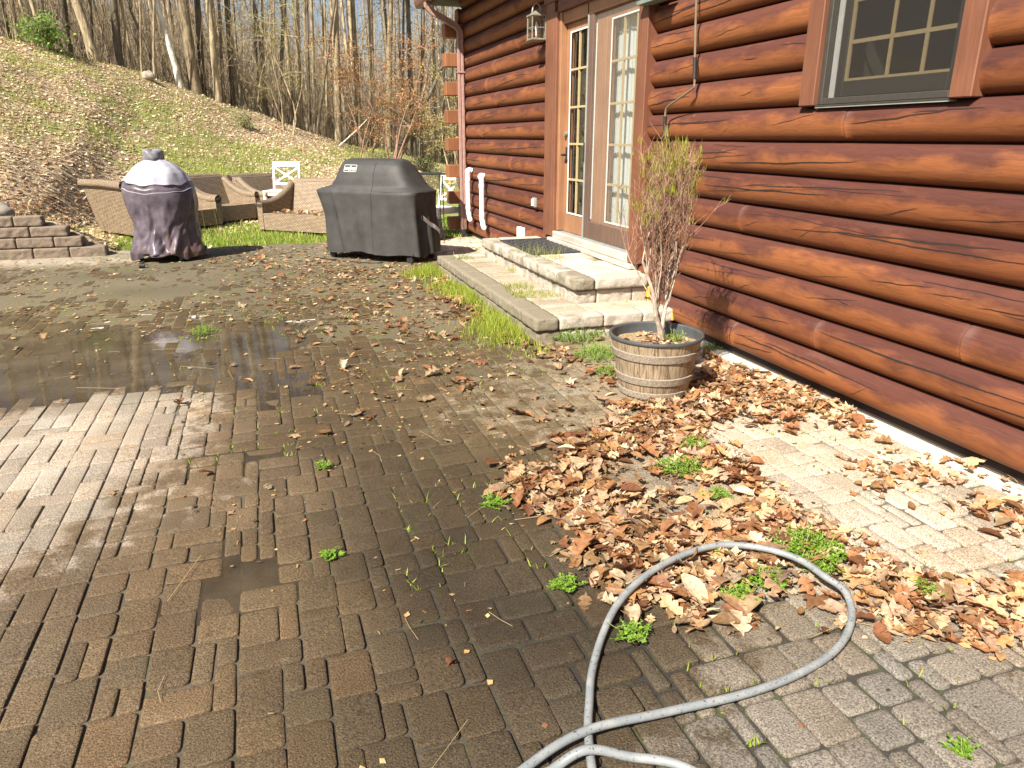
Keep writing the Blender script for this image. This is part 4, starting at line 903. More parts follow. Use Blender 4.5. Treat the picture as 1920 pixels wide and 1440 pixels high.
# ------------------------------------------------------------------ garden hose
hp = [(985, 1440), (1100, 1370), (1250, 1335), (1400, 1300), (1500, 1262), (1570, 1215), (1597, 1160), (1585, 1110), (1545, 1080), (1500, 1050), (1440, 1030), (1380, 1022), (1330, 1025), (1270, 1045), (1210, 1080), (1160, 1130), (1130, 1190), (1110, 1260), (1105, 1320), (1103, 1370), (1110, 1440)]
HZ = [.03, .036, .02, .016, .016, .016, .03, .05]+[.062]*7+[.045, .025, .016, .016, .016, .016]
H2 = [Vector((*G(x, y, z), z)) for (x, y), z in zip(hp, HZ)]
for i in (8, 9, 10, 11, 12, 13, 14): H2[i].z = .062
H2[7].z = .050; H2[15].z = .045; H2[6].z = .03; H2[16].z = .025
H2[1].z = .036; H2[0].z = .030; H2[2].z = .02
st1 = [Vector((-.10, .78, .016)), Vector((.02, 1.0, .016)), Vector((.22, 1.19, .018))]
end1 = [Vector((.60, 1.16, .016)), Vector((.62, 1.02, .016)), Vector((.74, .93, .016)), Vector((.88, .98, .016)), Vector((.90, 1.12, .016)), Vector((.84, 1.22, .017)), Vector((.739, 1.278, .018)), Vector((.634, 1.308, .045)), Vector((.547, 1.305, .02)), Vector((.46, 1.27, .016)), Vector((.36, 1.18, .016)), Vector((.25, 1.02, .016)), Vector((.2, .8, .016))]
hs = MB(); hs.tube(spline(st1+H2+end1, 9), .0122, 14)
tag(hs.build('garden_hose', M['hose'], smooth=True), 'scuffed grey garden hose looped over the leaves and pavers in front', 'hose')

# ------------------------------------------------------------------ covered grill (long charcoal cover)
gA, gB = Vector((.735, 9.86, 0)), Vector((1.64, 8.98, 0)); ug = (gB-gA).normalized(); vg = Vector((-ug.y, ug.x, 0))  # v points away from the eye
if vg.y < 0: vg = -vg
GL, GW = (gB-gA).length, .66
gr_o = empty('covered_grill', tuple((gA+gB)/2+vg*GW/2), math.atan2(ug.y, ug.x)); tag(gr_o, 'long gas grill under a taut charcoal cloth cover beside the landing', 'covered grill')
def grill_surface():
    # rings from hem to ridge: (z, x half length left/right, y half width front/back, corner roundness, y shift)
    rings = [(.10, .745, .775, .335, .325, 5), (.30, .745, .77, .335, .325, 5), (.55, .75, .765, .335, .325, 5), (.72, .80, .765, .335, .325, 6), (.82, .835, .775, .335, .325, 7), (.855, .84, .78, .335, .325, 8),
             (.875, .80, .76, .315, .31, 7), (.92, .64, .70, .285, .29, 5), (1.00, .565, .625, .27, .275, 5), (1.09, .52, .56, .245, .255, 5), (1.17, .485, .505, .205, .21, 5), (1.225, .46, .46, .14, .15, 4), (1.243, .43, .43, .07, .08, 3), (1.246, .30, .30, .0, .01, 2)]
    rr = []; 
    for a, b in zip(rings, rings[1:]):
        m = max(1, int(abs(b[0]-a[0])/.035)+ (2 if a[0] > .85 else 0)); rr += [tuple(p+(q_-p)*i/m for p, q_ in zip(a, b)) for i in range(m)]
    rr.append(rings[-1]); rr = [(q_[0], q_[1]*.95, q_[2]*.93)+q_[3:] for q_ in rr]; n = 168; V = []; fold = [random.uniform(0, 6.28) for _ in range(6)]
    for (z, xl, xr, yf, yb, e) in rr:
        for k in range(n):
            a = 2*math.pi*k/n; c, s_ = math.cos(a), math.sin(a); f = (abs(c)**e+abs(s_)**e)**(-1/e)
            x = c*f*(xr if c > 0 else xl); y = s_*f*(yb if s_ > 0 else yf)
            per = a*4; low = max(0, min(1, (.86-z)/.76)); d = Vector((c, s_, 0))
            w = (.020*math.sin(x*8+fold[0]+z)+.010*math.sin(x*21+fold[1]+z*4)+.010*math.sin(y*19+fold[2]))*low+.030*(.45-abs(mnoise.noise(Vector((x*2.6, y*2.6, z*1.1+3)))))*low
            w += .010*mnoise.noise(Vector((x*3, y*3, z*2.2)))*(.4+low)
            if c > .7: w += (.034*math.sin(y*27+1.5+z*1.2)+.018*math.sin(y*52+z*2))*min(1, low*1.6)     # gathered end
            if s_ < 0:                                                                                  # pulled-in pleats on the long face
                w -= .055*math.exp(-((x+.52-.16*low)/.022)**2)*low; w -= .022*math.exp(-((x-.10)/.018)**2)*low; w += .035*math.exp(-((x+.46-.16*low)/.04)**2)*low; w += .016*math.exp(-((x-.16)/.03)**2)*low
            if .88 < z < 1.2: w -= .018*math.exp(-((x-.12)/.05)**2)*0
            zz = z+(.012*math.sin(a*7+1)+.01*math.sin(a*3) if z < .101 else 0)
            V.append((x+d.x*w, y+d.y*w, zz))
    Q = [(i*n+k, i*n+(k+1) % n, (i+1)*n+(k+1) % n, (i+1)*n+k) for i in range(len(rr)-1) for k in range(n)]
    return mesh_np('grill_cover', V, Q, smooth=True), np.array(V), rr, n
gm, gV, grr, gn = grill_surface(); link('cloth_cover', gm, M['grillcover'], gr_o)
def on_front(x, z, off=.004):                         # nearest cover point on the long front face
    m = gV[:, 1] < .05; c = gV[m]; d = (c[:, 0]-x)**2*1.0+(c[:, 2]-z)**2; i = np.argsort(d)[:4]; w = 1/(d[i]+1e-5); p = (c[i]*w[:, None]).sum(0)/w.sum()
    nrm = Vector((0, -1, .0)) if z < .88 else Vector((0, -.8, .6)); return Vector((x, p[1], z))+nrm*off
def seam(pts, name='seam_piping'):
    MB().tube(pts, .0035, 6).build(name, M['grillcover'], gr_o, smooth=True)
seam([on_front(.12, z, .002) for z in np.linspace(.11, 1.2, 34)])
seam([on_front(x, .862, .002) for x in np.linspace(-.76, -.52, 8)]); seam([on_front(x, .862, .002) for x in np.linspace(.13, .69, 16)])
seam([on_front(-.50+.16*max(0, min(1, (.86-z)/.76)), z, .002) for z in np.linspace(.12, .86, 24)])
# printed mark: rounded outline with lettering, on the sloping hood face
px0, pz0 = -.24, 1.125
def hood(x, z): return on_front(x, z, .007)
out = []
for (cx_, cz_, a0) in ((.085, .032, 0), (-.085, .032, 90), (-.085, -.032, 180), (.085, -.032, 270)):
    for k in range(5): an = R(a0+k*22.5); out.append((cx_+.012*math.cos(an), cz_+.012*math.sin(an)))
for i in range(0): pass
tt = MB(); tt.tube([hood(px0+x, pz0+z*.9) for x, z in out+out[:1]], .0028, 5); tt.build('logo_outline', M['white'], gr_o)
fc = bpy.data.curves.new('txt', 'FONT'); fc.body = 'weber'; fc.size = .082; fc.align_x = 'CENTER'; fc.align_y = 'CENTER'; fc.extrude = .0015; fc.offset = .0012
fo = bpy.data.objects.new('txt', fc); COL.objects.link(fo); dg = bpy.context.evaluated_depsgraph_get(); tm = bpy.data.meshes.new_from_object(fo.evaluated_get(dg)); bpy.data.objects.remove(fo)
for v in tm.vertices:
    p = hood(px0+v.co.x*.92, pz0+v.co.y*.9); v.co = p+Vector((0, -.8, .6))*(v.co.z)
tm.materials.clear(); link('logo_lettering', tm, M['white'], gr_o)
# strap on the gathered end
sp = MB(); a = Vector((.765, -.17, .56)); b = Vector((.79, .18, .36)); 
for i in range(6):
    pass
pts = [a.lerp(b, i/8)+Vector((.008*math.sin(i*1.3), 0, -.006*math.sin(i*.9))) for i in range(9)]
vs = [p+Vector((0, 0, .027*s_)) for p in pts for s_ in (-1, 1)]; vs += [v+Vector((-.004, 0, 0)) for v in vs]
fs = [(2*i, 2*i+2, 2*i+3, 2*i+1) for i in range(8)]+[(18+2*i, 18+2*i+1, 18+2*i+3, 18+2*i+2) for i in range(8)]
link('strap', mesh_np('strap', vs, fs), simple('grey_webbing', (.66, .66, .70), .7), gr_o); MB().box((.755, -.21, .54), (.77, -.175, .59), bev=.004).build('buckle', M['blackmetal'], gr_o)
for (x, y) in ((-.6, -.24), (.6, -.24), (-.6, .24), (.6, .24)):
    c = MB(); c.tube([(x, y-.02, .045), (x, y+.02, .045)], .045, 14); c.build('caster', M['black'], gr_o, smooth=True)
MB().box((-.68, -.28, .10), (.68, .28, .13)).box((-.66, -.26, .095), (-.58, -.22, .13)).build('cart_base', M['blackmetal'], gr_o)
MB().tube(spline([(-.75, -.40, .012), (-.5, -.46, .010), (-.1, -.48, .010), (.2, -.44, .010), (.26, -.36, .012)], 8), .008, 6).build('gas_hose', M['black'], gr_o)

# ------------------------------------------------------------------ covered kettle (faded grey cover on casters)
bq = empty('covered_kettle_grill', (-1.215, 10.42, 0)); tag(bq, 'round kettle grill under a faded lilac and grey cover at the patio edge', 'covered grill')
rings = [(.07, .545, .0), (.12, .555, .0), (.20, .52, .0), (.30, .485, .02), (.40, .475, .03), (.50, .485, .025), (.62, .515, .01), (.75, .525, .0), (.84, .52, -.01), (.90, .505, -.02), (.955, .485, -.03), (1.02, .445, -.02), (1.08, .395, -.01), (1.14, .33, -.01), (1.19, .255, -.01), (1.225, .165, -.01), (1.235, .13, -.01)]
rr = []
for a, b in zip(rings, rings[1:]):
    m = 4; rr += [tuple(p+(q_-p)*i/m for p, q_ in zip(a, b)) for i in range(m)]
rr.append(rings[-1]); rr = [(z, r*.80, sx*.8) for z, r, sx in rr]; n = 150; V = []
for (z, r, sx) in rr:
    low = max(0, min(1, (.90-z)/.75))
    for k in range(n):
        a = 2*math.pi*k/n; tw_ = a+(.95-z)*.55
        w = low*.8*(.018*math.sin(tw_*5+.6)+.014*math.sin(tw_*9+2.1+z*2)+.006*math.sin(a*17+z*9))*(.5+.6*low)
        w += .012*mnoise.noise(Vector((math.cos(a)*2.2, math.sin(a)*2.2, z*3)))*1.5
        w -= .045*max(0, math.exp(-((((a+z*1.1)-4.95+math.pi) % (2*math.pi)-math.pi)/.10)**2))*low
        w -= .03*max(0, math.exp(-((((a-z*.6)-4.1+math.pi) % (2*math.pi)-math.pi)/.09)**2))*low
        rg = Vector((math.cos(tw_)*1.7, math.sin(tw_)*1.7, z*1.6)); w += low*(.085*(.45-abs(mnoise.noise(rg*1.5)))+.045*(.4-abs(mnoise.noise(rg*3.6)))+.015*(.4-abs(mnoise.noise(rg*8)))-.03)
        if z > .95: w += .006*math.sin(a*6+1)*(1.24-z)/.3+.010*math.sin(a*11+3)*max(0, (1.05-z)/.1)
        if z > .95: w += .035*(.42-abs(mnoise.noise(Vector((math.cos(a)*2.1, math.sin(a)*2.1, z*3+7)))))*(1.28-z)/.3
        if abs(z-.90) < .012: w += .006
        zz = z+(.03*math.sin(a*3+.5)+.018*math.sin(a*8) if z < .10 else 0)+(.022*math.sin(a*2+1)+.012*math.sin(a*5+2)+.006*math.sin(a*11))*math.exp(-((z-.93)/.09)**2)
        V.append((sx+(r+w)*math.cos(a), (r+w)*math.sin(a)*.92, zz))
V = np.array(V); nr = len(rr); Q = []; mi = []
for i in range(nr-1):
    for k in range(n):
        Q.append((i*n+k, i*n+(k+1) % n, (i+1)*n+(k+1) % n, (i+1)*n+k)); mi.append(1 if rr[i][0] >= .944 else 0)
lowQ = [f for f, m in zip(Q, mi) if m == 0]; upQ = [f for f, m in zip(Q, mi) if m == 1]
link('lower_cover', mesh_np('lower_cover', V, lowQ, smooth=True), M['bbqdark'], bq)
upV = V.copy(); i0 = min(min(f) for f in upQ); upm = mesh_np('upper_cover', upV[i0:], np.array(upQ)-i0, smooth=True); link('upper_cover', upm, M['bbqlight'], bq)
cp = []; n2 = 60
for (z, r) in ((1.222, .108), (1.235, .118), (1.27, .118), (1.31, .112), (1.335, .108), (1.352, .085), (1.35, .04), (1.348, 0.001)):
    for k in range(n2): a = 2*math.pi*k/n2; w = 1+.10*math.sin(a*3+z*30)+.06*math.sin(a*7+z*40); cp.append((-.02+r*w*math.cos(a), r*w*math.sin(a), z+.012*math.sin(a*2+1)*(z > 1.3)))
link('cap_cover', mesh_np('cap_cover', cp, [(i*n2+k, i*n2+(k+1) % n2, (i+1)*n2+(k+1) % n2, (i+1)*n2+k) for i in range(7) for k in range(n2)], smooth=True), M['bbqcap'], bq)
for zc in (.95, .875):
    idx = min(range(nr), key=lambda i: abs(rr[i][0]-zc)); pts = [Vector(V[idx*n+k])*1.004+Vector((0, 0, .014*math.sin(2*math.pi*k/n*2+2) if zc < .9 else 0)) for k in list(range(n))+[0]]
    for p in pts: p.z = p.z if zc > .9 else p.z-.002
    MB().tube(pts, .005, 5).build('piping', M['bbqlight'] if zc < .9 else M['bbqdark'], bq, smooth=True)
for a in (200, 300, 20, 110):
    x, y = .33*math.cos(R(a)), .33*math.sin(R(a)); c = MB(); c.tube([(x-.018, y, .04), (x+.018, y, .04)], .04, 14).box((x-.028, y-.02, .05), (x+.028, y+.02, .10), bev=.005); c.build('caster', M['blackmetal'], bq, smooth=True)
MB().tube([(.33*math.cos(R(a)), .33*math.sin(R(a)), .10) for a in range(0, 361, 20)], .018, 8).build('cart_ring', M['blackmetal'], bq)
o = MB(); o.tube([(-.03, 0, .03), (.03, 0, .03)], .03, 14).tube([(0, 0, .055), (.02, .03, .075)], .012, 8); o = o.build('loose_caster', M['black'], smooth=True); o.location = (*G(267, 503), 0); tag(o, 'small black caster wheel lying loose in front of the grey covered kettle grill', 'caster wheel')

# ------------------------------------------------------------------ wicker seats
def wicker_seat(name, w, label, group, loc, rz, depth=.80, bh=.80, lean=.20):
    o = empty(name, loc, rz); tag(o, label, 'wicker seat', group)
    # local: x along the front edge, y from front to back
    th = .10; fh = .50; NY = 12
    def arm(x0):
        mb = MB(); P = []
        for i in range(NY+1):
            t = i/NY; y = depth*t; P.append((y, fh+(bh-.02-fh)*(t**2.3)-.015*math.sin(math.pi*t)))
        for s_, x in ((0, x0), (1, x0+th)):
            vs = []; uv = []
            for (y, z) in P: vs += [(x, y, .07), (x, y, z)]; uv += [(y, .07, 0), (y, z, 0)]
            fs = [(2*i, 2*i+2, 2*i+3, 2*i+1) for i in range(NY)]; mb.add(vs, fs if s_ else [f[::-1] for f in fs], 0, uv)
        vs = []; uv = []
        for (y, z) in P: vs += [(x0, y, z), (x0+th, y, z)]; uv += [(y, 0, 0), (y, th, 0)]
        mb.add(vs, [(2*i, 2*i+1, 2*i+3, 2*i+2) for i in range(NY)], 0, uv)
        mb.add([(x0, 0, .07), (x0+th, 0, .07), (x0+th, 0, P[0][1]), (x0, 0, P[0][1])], [(0, 1, 2, 3)], 0, [(0, 0, 0), (th, 0, 0), (th, .43, 0), (0, .43, 0)])
        mb.tube([(x0+th/2, y, z-.02) for y, z in P], [.062]*len(P), 12)
        return mb.build('arm', M['wicker'], o, smooth=50)
    arm(0); arm(w-th)
    mb = MB(); a, b = th+.001, w-th-.001; y1 = depth-.04
    mb.add([(a, .01, .07), (b, .01, .07), (b, .01, .33), (a, .01, .33)], [(0, 1, 2, 3)], 0, [(a, .07, 0), (b, .07, 0), (b, .33, 0), (a, .33, 0)])
    mb.add([(a, .01, .33), (b, .01, .33), (b, y1, .30), (a, y1, .30)], [(0, 1, 2, 3)], 0, [(a, 0, 0), (b, 0, 0), (b, y1, 0), (a, y1, 0)]); mb.build('seat', M['wicker'], o)
    mb = MB(); yb = depth-.14; t2 = .09
    def q4(ps, us): mb.add(ps, [(0, 1, 2, 3)], 0, us)
    q4([(th, yb, .30), (w-th, yb, .30), (w-.03, yb+lean*.8, bh), (.03, yb+lean*.8, bh)], [(th, .3, 0), (w-th, .3, 0), (w-.03, bh, 0), (.03, bh, 0)])
    q4([(w, depth, .07), (0, depth, .07), (-.02, depth+lean, bh), (w+.02, depth+lean, bh)], [(w, .07, 0), (0, .07, 0), (0, bh, 0), (w, bh, 0)])
    q4([(.03, yb+lean*.8, bh), (w-.03, yb+lean*.8, bh), (w+.02, depth+lean, bh), (-.02, depth+lean, bh)], [(0, 0, 0), (w, 0, 0), (w, .1, 0), (0, .1, 0)])
    q4([(0, depth, .07), (0, yb, .07), (.03, yb+lean*.8, bh), (-.02, depth+lean, bh)], [(0, .07, 0), (.1, .07, 0), (.1, bh, 0), (0, bh, 0)])
    q4([(w, yb, .07), (w, depth, .07), (w+.02, depth+lean, bh), (w-.03, yb+lean*.8, bh)], [(0, .07, 0), (.1, .07, 0), (.1, bh, 0), (0, bh, 0)])
    mb.tube([(-.02, depth+lean*.9, bh-.02), (w*.5, depth+lean*.92, bh-.005), (w+.02, depth+lean*.9, bh-.02)], .06, 12)
    mb.build('backrest', M['wicker'], o, smooth=50)
    for (x, y) in ((.05, .05), (w-.05, .05), (.05, depth-.05), (w-.05, depth-.05)): MB().box((x-.025, y-.025, 0), (x+.025, y+.025, .072)).build('leg', M['blackmetal'], o)
    return o
def tz(x, y): return float(terrain(np.array([x]), np.array([y]))[0])
def place(px, py, z=.05): x, y = G(px, py, z); return (x, y, max(tz(x, y), -.02)-.0)
GRP = 'brown wicker seats gathered on the lawn'
e1 = R(45)
p = place(412, 421, .03); p5 = place(505, 412, .03); wicker_seat('wicker_armchair', .95, 'brown wicker armchair directly behind the leaf-strewn loveseat and left of the white chair', GRP, p5, R(40), bh=.78)
wicker_seat('wicker_armchair', 1.0, 'brown wicker armchair with its dark seat back seen between two curved arms', GRP, p, e1)
P2 = Vector(p)-Vector((math.cos(e1), math.sin(e1), 0))*.98+Vector((.15, -.14, 0)); wicker_seat('wicker_armchair', .86, 'brown wicker armchair mostly hidden behind the grey covered kettle grill', GRP, (P2.x, P2.y, 0), e1)
e4 = math.atan2(-.67, .74); p = place(487, 432, .03); wicker_seat('wicker_loveseat', 1.62, 'wide wicker loveseat with dead leaves on its seat, half hidden by the charcoal grill', GRP, p, e4, depth=.84)
a_ = Vector(place(190, 434, .05)); d_ = Vector((.55, -.84, 0)).normalized()
f_ = Vector((.84, .55, 0)).normalized()               # the way it faces; the back is toward the eye
org = a_+f_*.80; ang = math.atan2(-d_.y, -d_.x)
# local x along the front edge must satisfy y = back direction (-f): x axis = rotate(-f, -90deg)
bx = Vector((-f_.y, f_.x, 0)); xx = Vector((-f_.y, f_.x, 0))
ydir = -f_; xdir = Vector((ydir.y, -ydir.x, 0)); W1 = 1.35
corner = a_+d_*W1+f_*.80 if xdir.dot(d_) < 0 else a_+f_*.80
wicker_seat('wicker_loveseat', W1, 'wicker loveseat turned away showing the woven outside of its back, far left', GRP, (corner.x, corner.y, max(0, tz(corner.x, corner.y))), math.atan2(xdir.y, xdir.x), depth=.80, bh=.84, lean=.18)

# ------------------------------------------------------------------ white cross-back chairs, black cart
def xchair(loc, rz, label, bh=.93):
    o = empty('garden_chair', loc, rz); tag(o, label, 'chair', 'white cross-back garden chairs'); w, d = .50, .46
    for (x, y) in ((0, 0), (w, 0), (0, d), (w, d)):
        mb = MB()
        if y > 0: mb.tube([(x, y+.03, 0), (x, y, .42), (x, y+.09, bh)], .021, 6)
        else: mb.box((x-.021, y-.021, 0), (x+.021, y+.021, .42), bev=.004)
        mb.build('leg', M['white'], o)
    MB().box((-.03, -.03, .421), (w+.03, d+.0, .45), bev=.006).box((-.02, -.015, .36), (w+.02, .005, .42)).box((-.012, .0, .36), (.008, d, .42)).box((w-.008, .0, .36), (w+.012, d, .42)).build('seat', M['white'], o)
    Y = lambda z: d+.09*(z-.42)/(bh-.42)
    b = MB(); b.add([(-.02, Y(bh)-.012, bh-.07), (w+.02, Y(bh)-.012, bh-.07), (w+.02, Y(bh)-.012, bh+.02), (-.02, Y(bh)-.012, bh+.02), (-.02, Y(bh)+.02, bh-.07), (w+.02, Y(bh)+.02, bh-.07), (w+.02, Y(bh)+.02, bh+.02), (-.02, Y(bh)+.02, bh+.02)], [(0, 1, 2, 3), (5, 4, 7, 6), (3, 2, 6, 7), (0, 4, 5, 1), (0, 3, 7, 4), (1, 5, 6, 2)])
    b.build('top_rail', M['white'], o); MB().tube([(0, Y(.55), .55), (w, Y(.55), .55)], .02, 6).build('lower_rail', M['white'], o)
    for s_ in (0, 1): MB().tube([(.01 if s_ else w-.01, Y(.56), .56), (w-.01 if s_ else .01, Y(bh-.08)+s_*.004, bh-.08)], .017, 6).build('cross_brace', M['white'], o)
    MB().tube([(0, .02, .15), (0, d, .15)], .012, 6).build('stretcher', M['white'], o); MB().tube([(w, .02, .15), (w, d, .15)], .012, 6).build('stretcher', M['white'], o)
    return o
c1 = P3(512, 303, 14.6)
xchair((c1.x-.22, c1.y-.55, c1.z-.95-.0), R(-24), 'white cross-back chair rising behind the wicker seats', .93)
xchair((2.36, 11.95, -.02), R(-62), 'white cross-back chair between the charcoal grill and the cabin corner', .93)
ct = empty('metal_cart', (2.30, 11.05, 0)); tag(ct, 'black metal cart with a wire mesh side standing behind the charcoal grill', 'cart')
for (x, y) in ((-.28, 0), (.26, -.1), (-.25, .35), (.3, .3)): MB().tube([(x, y, 0), (x, y, .96)], .008, 6).build('leg', M['blackmetal'], ct)
MB().add([(-.32, -.02, .97), (.30, -.14, .97), (.34, .34, .97), (-.29, .39, .97), (-.32, -.02, .99), (.30, -.14, .99), (.34, .34, .99), (-.29, .39, .99)], [(3, 2, 1, 0), (4, 5, 6, 7), (0, 1, 5, 4), (1, 2, 6, 5), (2, 3, 7, 6), (3, 0, 4, 7)]).build('top', M['blackmetal'], ct)
MB().add([(-.28, -.005, .78), (.26, -.105, .78), (.26, -.105, .965), (-.28, -.005, .965)], [(0, 1, 2, 3)]).build('mesh_side', M['mesh'], ct)
MB().box((-.26, .0, .30), (.27, .3, .32)).box((.05, -.02, .04), (.26, .25, .29), bev=.01).build('lower_shelf', M['blackmetal'], ct)
rk = empty('rock', (0, 0, 0)); rp = P3(276, 131, float(np.interp(276, _px, _rF))-.3); bpy.data.objects.remove(rk)
def boulder(name, loc, s, label, seed):
    V = []; Q = []; T = []; nu, nv = 20, 12
    for j in range(nv+1):
        for i in range(nu):
            a = 2*math.pi*i/nu; b = math.pi*j/nv; p = Vector((math.sin(b)*math.cos(a), math.sin(b)*math.sin(a), math.cos(b))); k = 1+.28*mnoise.noise(p*1.4+Vector((seed, 0, 0)))+.1*mnoise.noise(p*5); V.append((p.x*k*s[0], p.y*k*s[1], p.z*k*s[2]))
    Q = [(j*nu+i, j*nu+(i+1) % nu, (j+1)*nu+(i+1) % nu, (j+1)*nu+i) for j in range(nv) for i in range(nu)]
    o = link(name, mesh_np(name, V, Q, smooth=True), M['rock']); o.location = loc; return tag(o, label, 'rock')
boulder('rock', (rp.x, rp.y, tz(rp.x, rp.y)+.12), (.20, .16, .15), 'small pale rock on the crest of the hill below the bleached leaning trunk', 3)
boulder('rock', (-3.55, WALLY+.3, .56), (.42, .26, .17), 'dark mossy rock resting on top of the retaining wall', 8)

# ------------------------------------------------------------------ the woods
def limb(mb, p, d, L, r0, depth, nseg=5, up=.05, wig=.10, n=4):
    pts = [p.copy()]; d = d.normalized()
    for i in range(nseg): d = (d+rvec(wig)+Vector((0, 0, up))).normalized(); pts.append(pts[-1]+d*L/nseg)
    mb.tube(pts, [r0*(1-.8*i/nseg) for i in range(nseg+1)], max(3, n), caps=False)
    if depth > 0:
        for k in range(4 if depth > 1 else 3):
            i = random.randint(1, nseg); q_ = pts[i]; a = random.uniform(0, 6.28); side = d.orthogonal().normalized(); side.rotate(Matrix.Rotation(a, 3, d)); limb(mb, q_, d*.7+side*.8, L*random.uniform(.35, .6), r0*.42*(1-.5*i/nseg)+.003, depth-1, 4, up, wig*1.2, 3)
def tree_mesh(H, r0, lean, seedv, low=.30, nl=14, kink=.02):
    random.seed(seedv); seg = 14; pts = []; rs = []; ph = random.uniform(0, 9)
    for i in range(seg+1):
        t = i/seg; z = -.5+(H+.5)*t; s_ = max(0, z)
        pts.append(Vector((lean.x*s_+kink*s_*math.sin(t*5+ph)*.6, lean.y*s_+kink*s_*math.cos(t*4+ph)*.6, z))); fl = 1+.35*math.exp(-max(z, 0)/.25); rs.append(r0*fl*(1-.78*t**1.1))
    tb = MB(); tb.tube(pts, rs, 12, caps=False); cb = MB()
    for k in range(nl):
        t = low+(1-low)*(k+random.random())/nl; i = min(seg-1, int(t*seg)); q_ = pts[i].lerp(pts[i+1], t*seg-i); a = random.uniform(0, 6.28); el = random.uniform(.2, 1.1)
        limb(cb, q_, Vector((math.cos(a), math.sin(a), el)), H*random.uniform(.12, .26)*(1.15-t*.5), rs[i]*random.uniform(.25, .45), 2 if H > 9 else 1)
    return tb, cb, pts
def bare_tree(px, py, wpx, pxt, label, mat='bark', H=None, back=.4, name='tree', low=.3, nl=14, grp=None, kink=.012):
    F = float(np.interp(px, _px, _rF))+back; b = P3(px, py, F); z = tz(b.x, b.y)
    b = P3(px, py, F) if abs(z-b.z) < 1.5 else b
    t = P3(pxt, 0, F); lean = Vector(((t.x-b.x)/(t.z-b.z), (t.y-b.y)/(t.z-b.z), 0)); r0 = wpx/2/FPX*F*.76; H = H or min(17, 9+wpx*.55)
    tb, cb, pts = tree_mesh(H, r0, lean, int(px*13+wpx), low, nl, kink)
    o = empty(name, (b.x, b.y, min(z, b.z)-.02)); tag(o, label, 'tree', grp)
    tb.build('trunk', M[mat], o, smooth=80); cb.build('branches', M[mat], o, smooth=80); return o
TREES = [ # base px, base py, width px, px at the top of the frame, label
 (14, 57, 11, 2, 'slim dark trunk leaning left at the far left end of the ridge', 'barkdark'),
 (27, 60, 7, 20, 'thin straight trunk second from the left on the ridge', 'bark'),
 (64, 72, 7, 40, 'thin tan trunk leaning left between the dark ones at far left', 'bark'),
 (83, 79, 10, 60, 'tan trunk leaning left just left of the green bush', 'bark'),
 (92, 80, 9, 76, 'dark trunk crowded against the left side of the green bush', 'barkdark'),
 (122, 84, 19, 113, 'thick dark trunk standing behind the green bush', 'barkdark'),
 (180, 107, 21, 143, 'thick tan trunk leaning left, right of the green bush', 'bark'),
 (170, 96, 9, 164, 'narrow dark trunk touching the leaning tan trunk right of the bush', 'barkdark'),
 (207, 116, 5, 177, 'very thin sapling leaning left before the broad dark trunk', 'bark'),
 (222, 121, 17, 211, 'broad straight dark trunk above the middle of the hill', 'barkdark'),
 (249, 129, 7, 226, 'slim trunk leaning left right beside the broad straight dark one', 'bark'),
 (298, 136, 6, 240, 'thin dark trunk slanting strongly left behind the rock', 'barkdark'),
 (263, 128, 5, 262, 'thin upright sapling just left of the rock on the ridge', 'bark'),
 (286, 131, 6, 286, 'slim upright trunk just right of the rock on the ridge', 'bark'),
 (338, 142, 13, 296, 'bleached white dead trunk leaning left on the ridge', 'deadwood'),
 (366, 168, 26, 343, 'thickest tan trunk of the ridge, right of the bleached one', 'bark'),
 (379, 173, 15, 368, 'dark trunk pressed against the thickest tan trunk', 'barkdark'),
 (408, 184, 15, 392, 'medium tan trunk standing right of the thickest pair', 'bark'),
 (419, 189, 8, 408, 'greenish narrow trunk in the row of four right of the thickest pair', 'bark'),
 (436, 195, 11, 424, 'dark trunk in the row right of the thickest pair', 'barkdark'),
 (456, 203, 10, 421, 'tan trunk slanting left at the end of the row right of the thickest pair', 'bark'),
 (484, 214, 8, 474, 'dark slender trunk rising from the middle of the ridge', 'barkdark'),
 (495, 216, 7, 489, 'tan slender trunk beside the dark one in mid ridge', 'bark'),
 (521, 226, 10, 531, 'dark trunk leaning slightly right over the slope', 'barkdark'),
 (556, 240, 11, 528, 'tan trunk curving left above the white chair', 'bark'),
 (566, 243, 8, 559, 'straight tan trunk above the white chair', 'bark'),
 (580, 248, 7, 577, 'dark straight trunk right of the two tan ones above the white chair', 'barkdark'),
 (592, 252, 7, 628, 'dark trunk slanting right across its neighbours', 'barkdark'),
 (614, 257, 6, 606, 'thin trunk just left of the big mottled one', 'bark'),
 (634, 262, 16, 628, 'big mottled trunk with a dark right side at the foot of the hill', 'bark'),
 (675, 279, 13, 661, 'mottled trunk standing above the left end of the charcoal grill', 'bark'),
 (699, 285, 9, 690, 'straight trunk left of the stout pale one above the grill', 'bark'),
 (728, 292, 15, 731, 'stout pale trunk above the middle of the charcoal grill', 'bark'),
 (757, 296, 7, 756, 'slim dark trunk right of the stout pale one above the grill', 'barkdark'),
 (777, 303, 14, 763, 'dark trunk with a pale edge above the right end of the grill', 'barkdark'),
 (790, 304, 12, 792, 'pale trunk leaning right above the right end of the grill', 'bark'),
 (818, 314, 9, 813, 'slim tan trunk between the grill and the cabin corner', 'bark'),
 (831, 316, 12, 829, 'dark trunk closest to the log ends of the cabin', 'barkdark'),
 (846, 318, 7, 846, 'thin tan trunk right behind the log ends', 'bark'),
]
for t_ in TREES: bare_tree(*t_[:5], mat=t_[5], back=random.uniform(.2, 1.6), low=.42 if t_[2] > 9 else .5, nl=9 if t_[2] > 9 else 6)
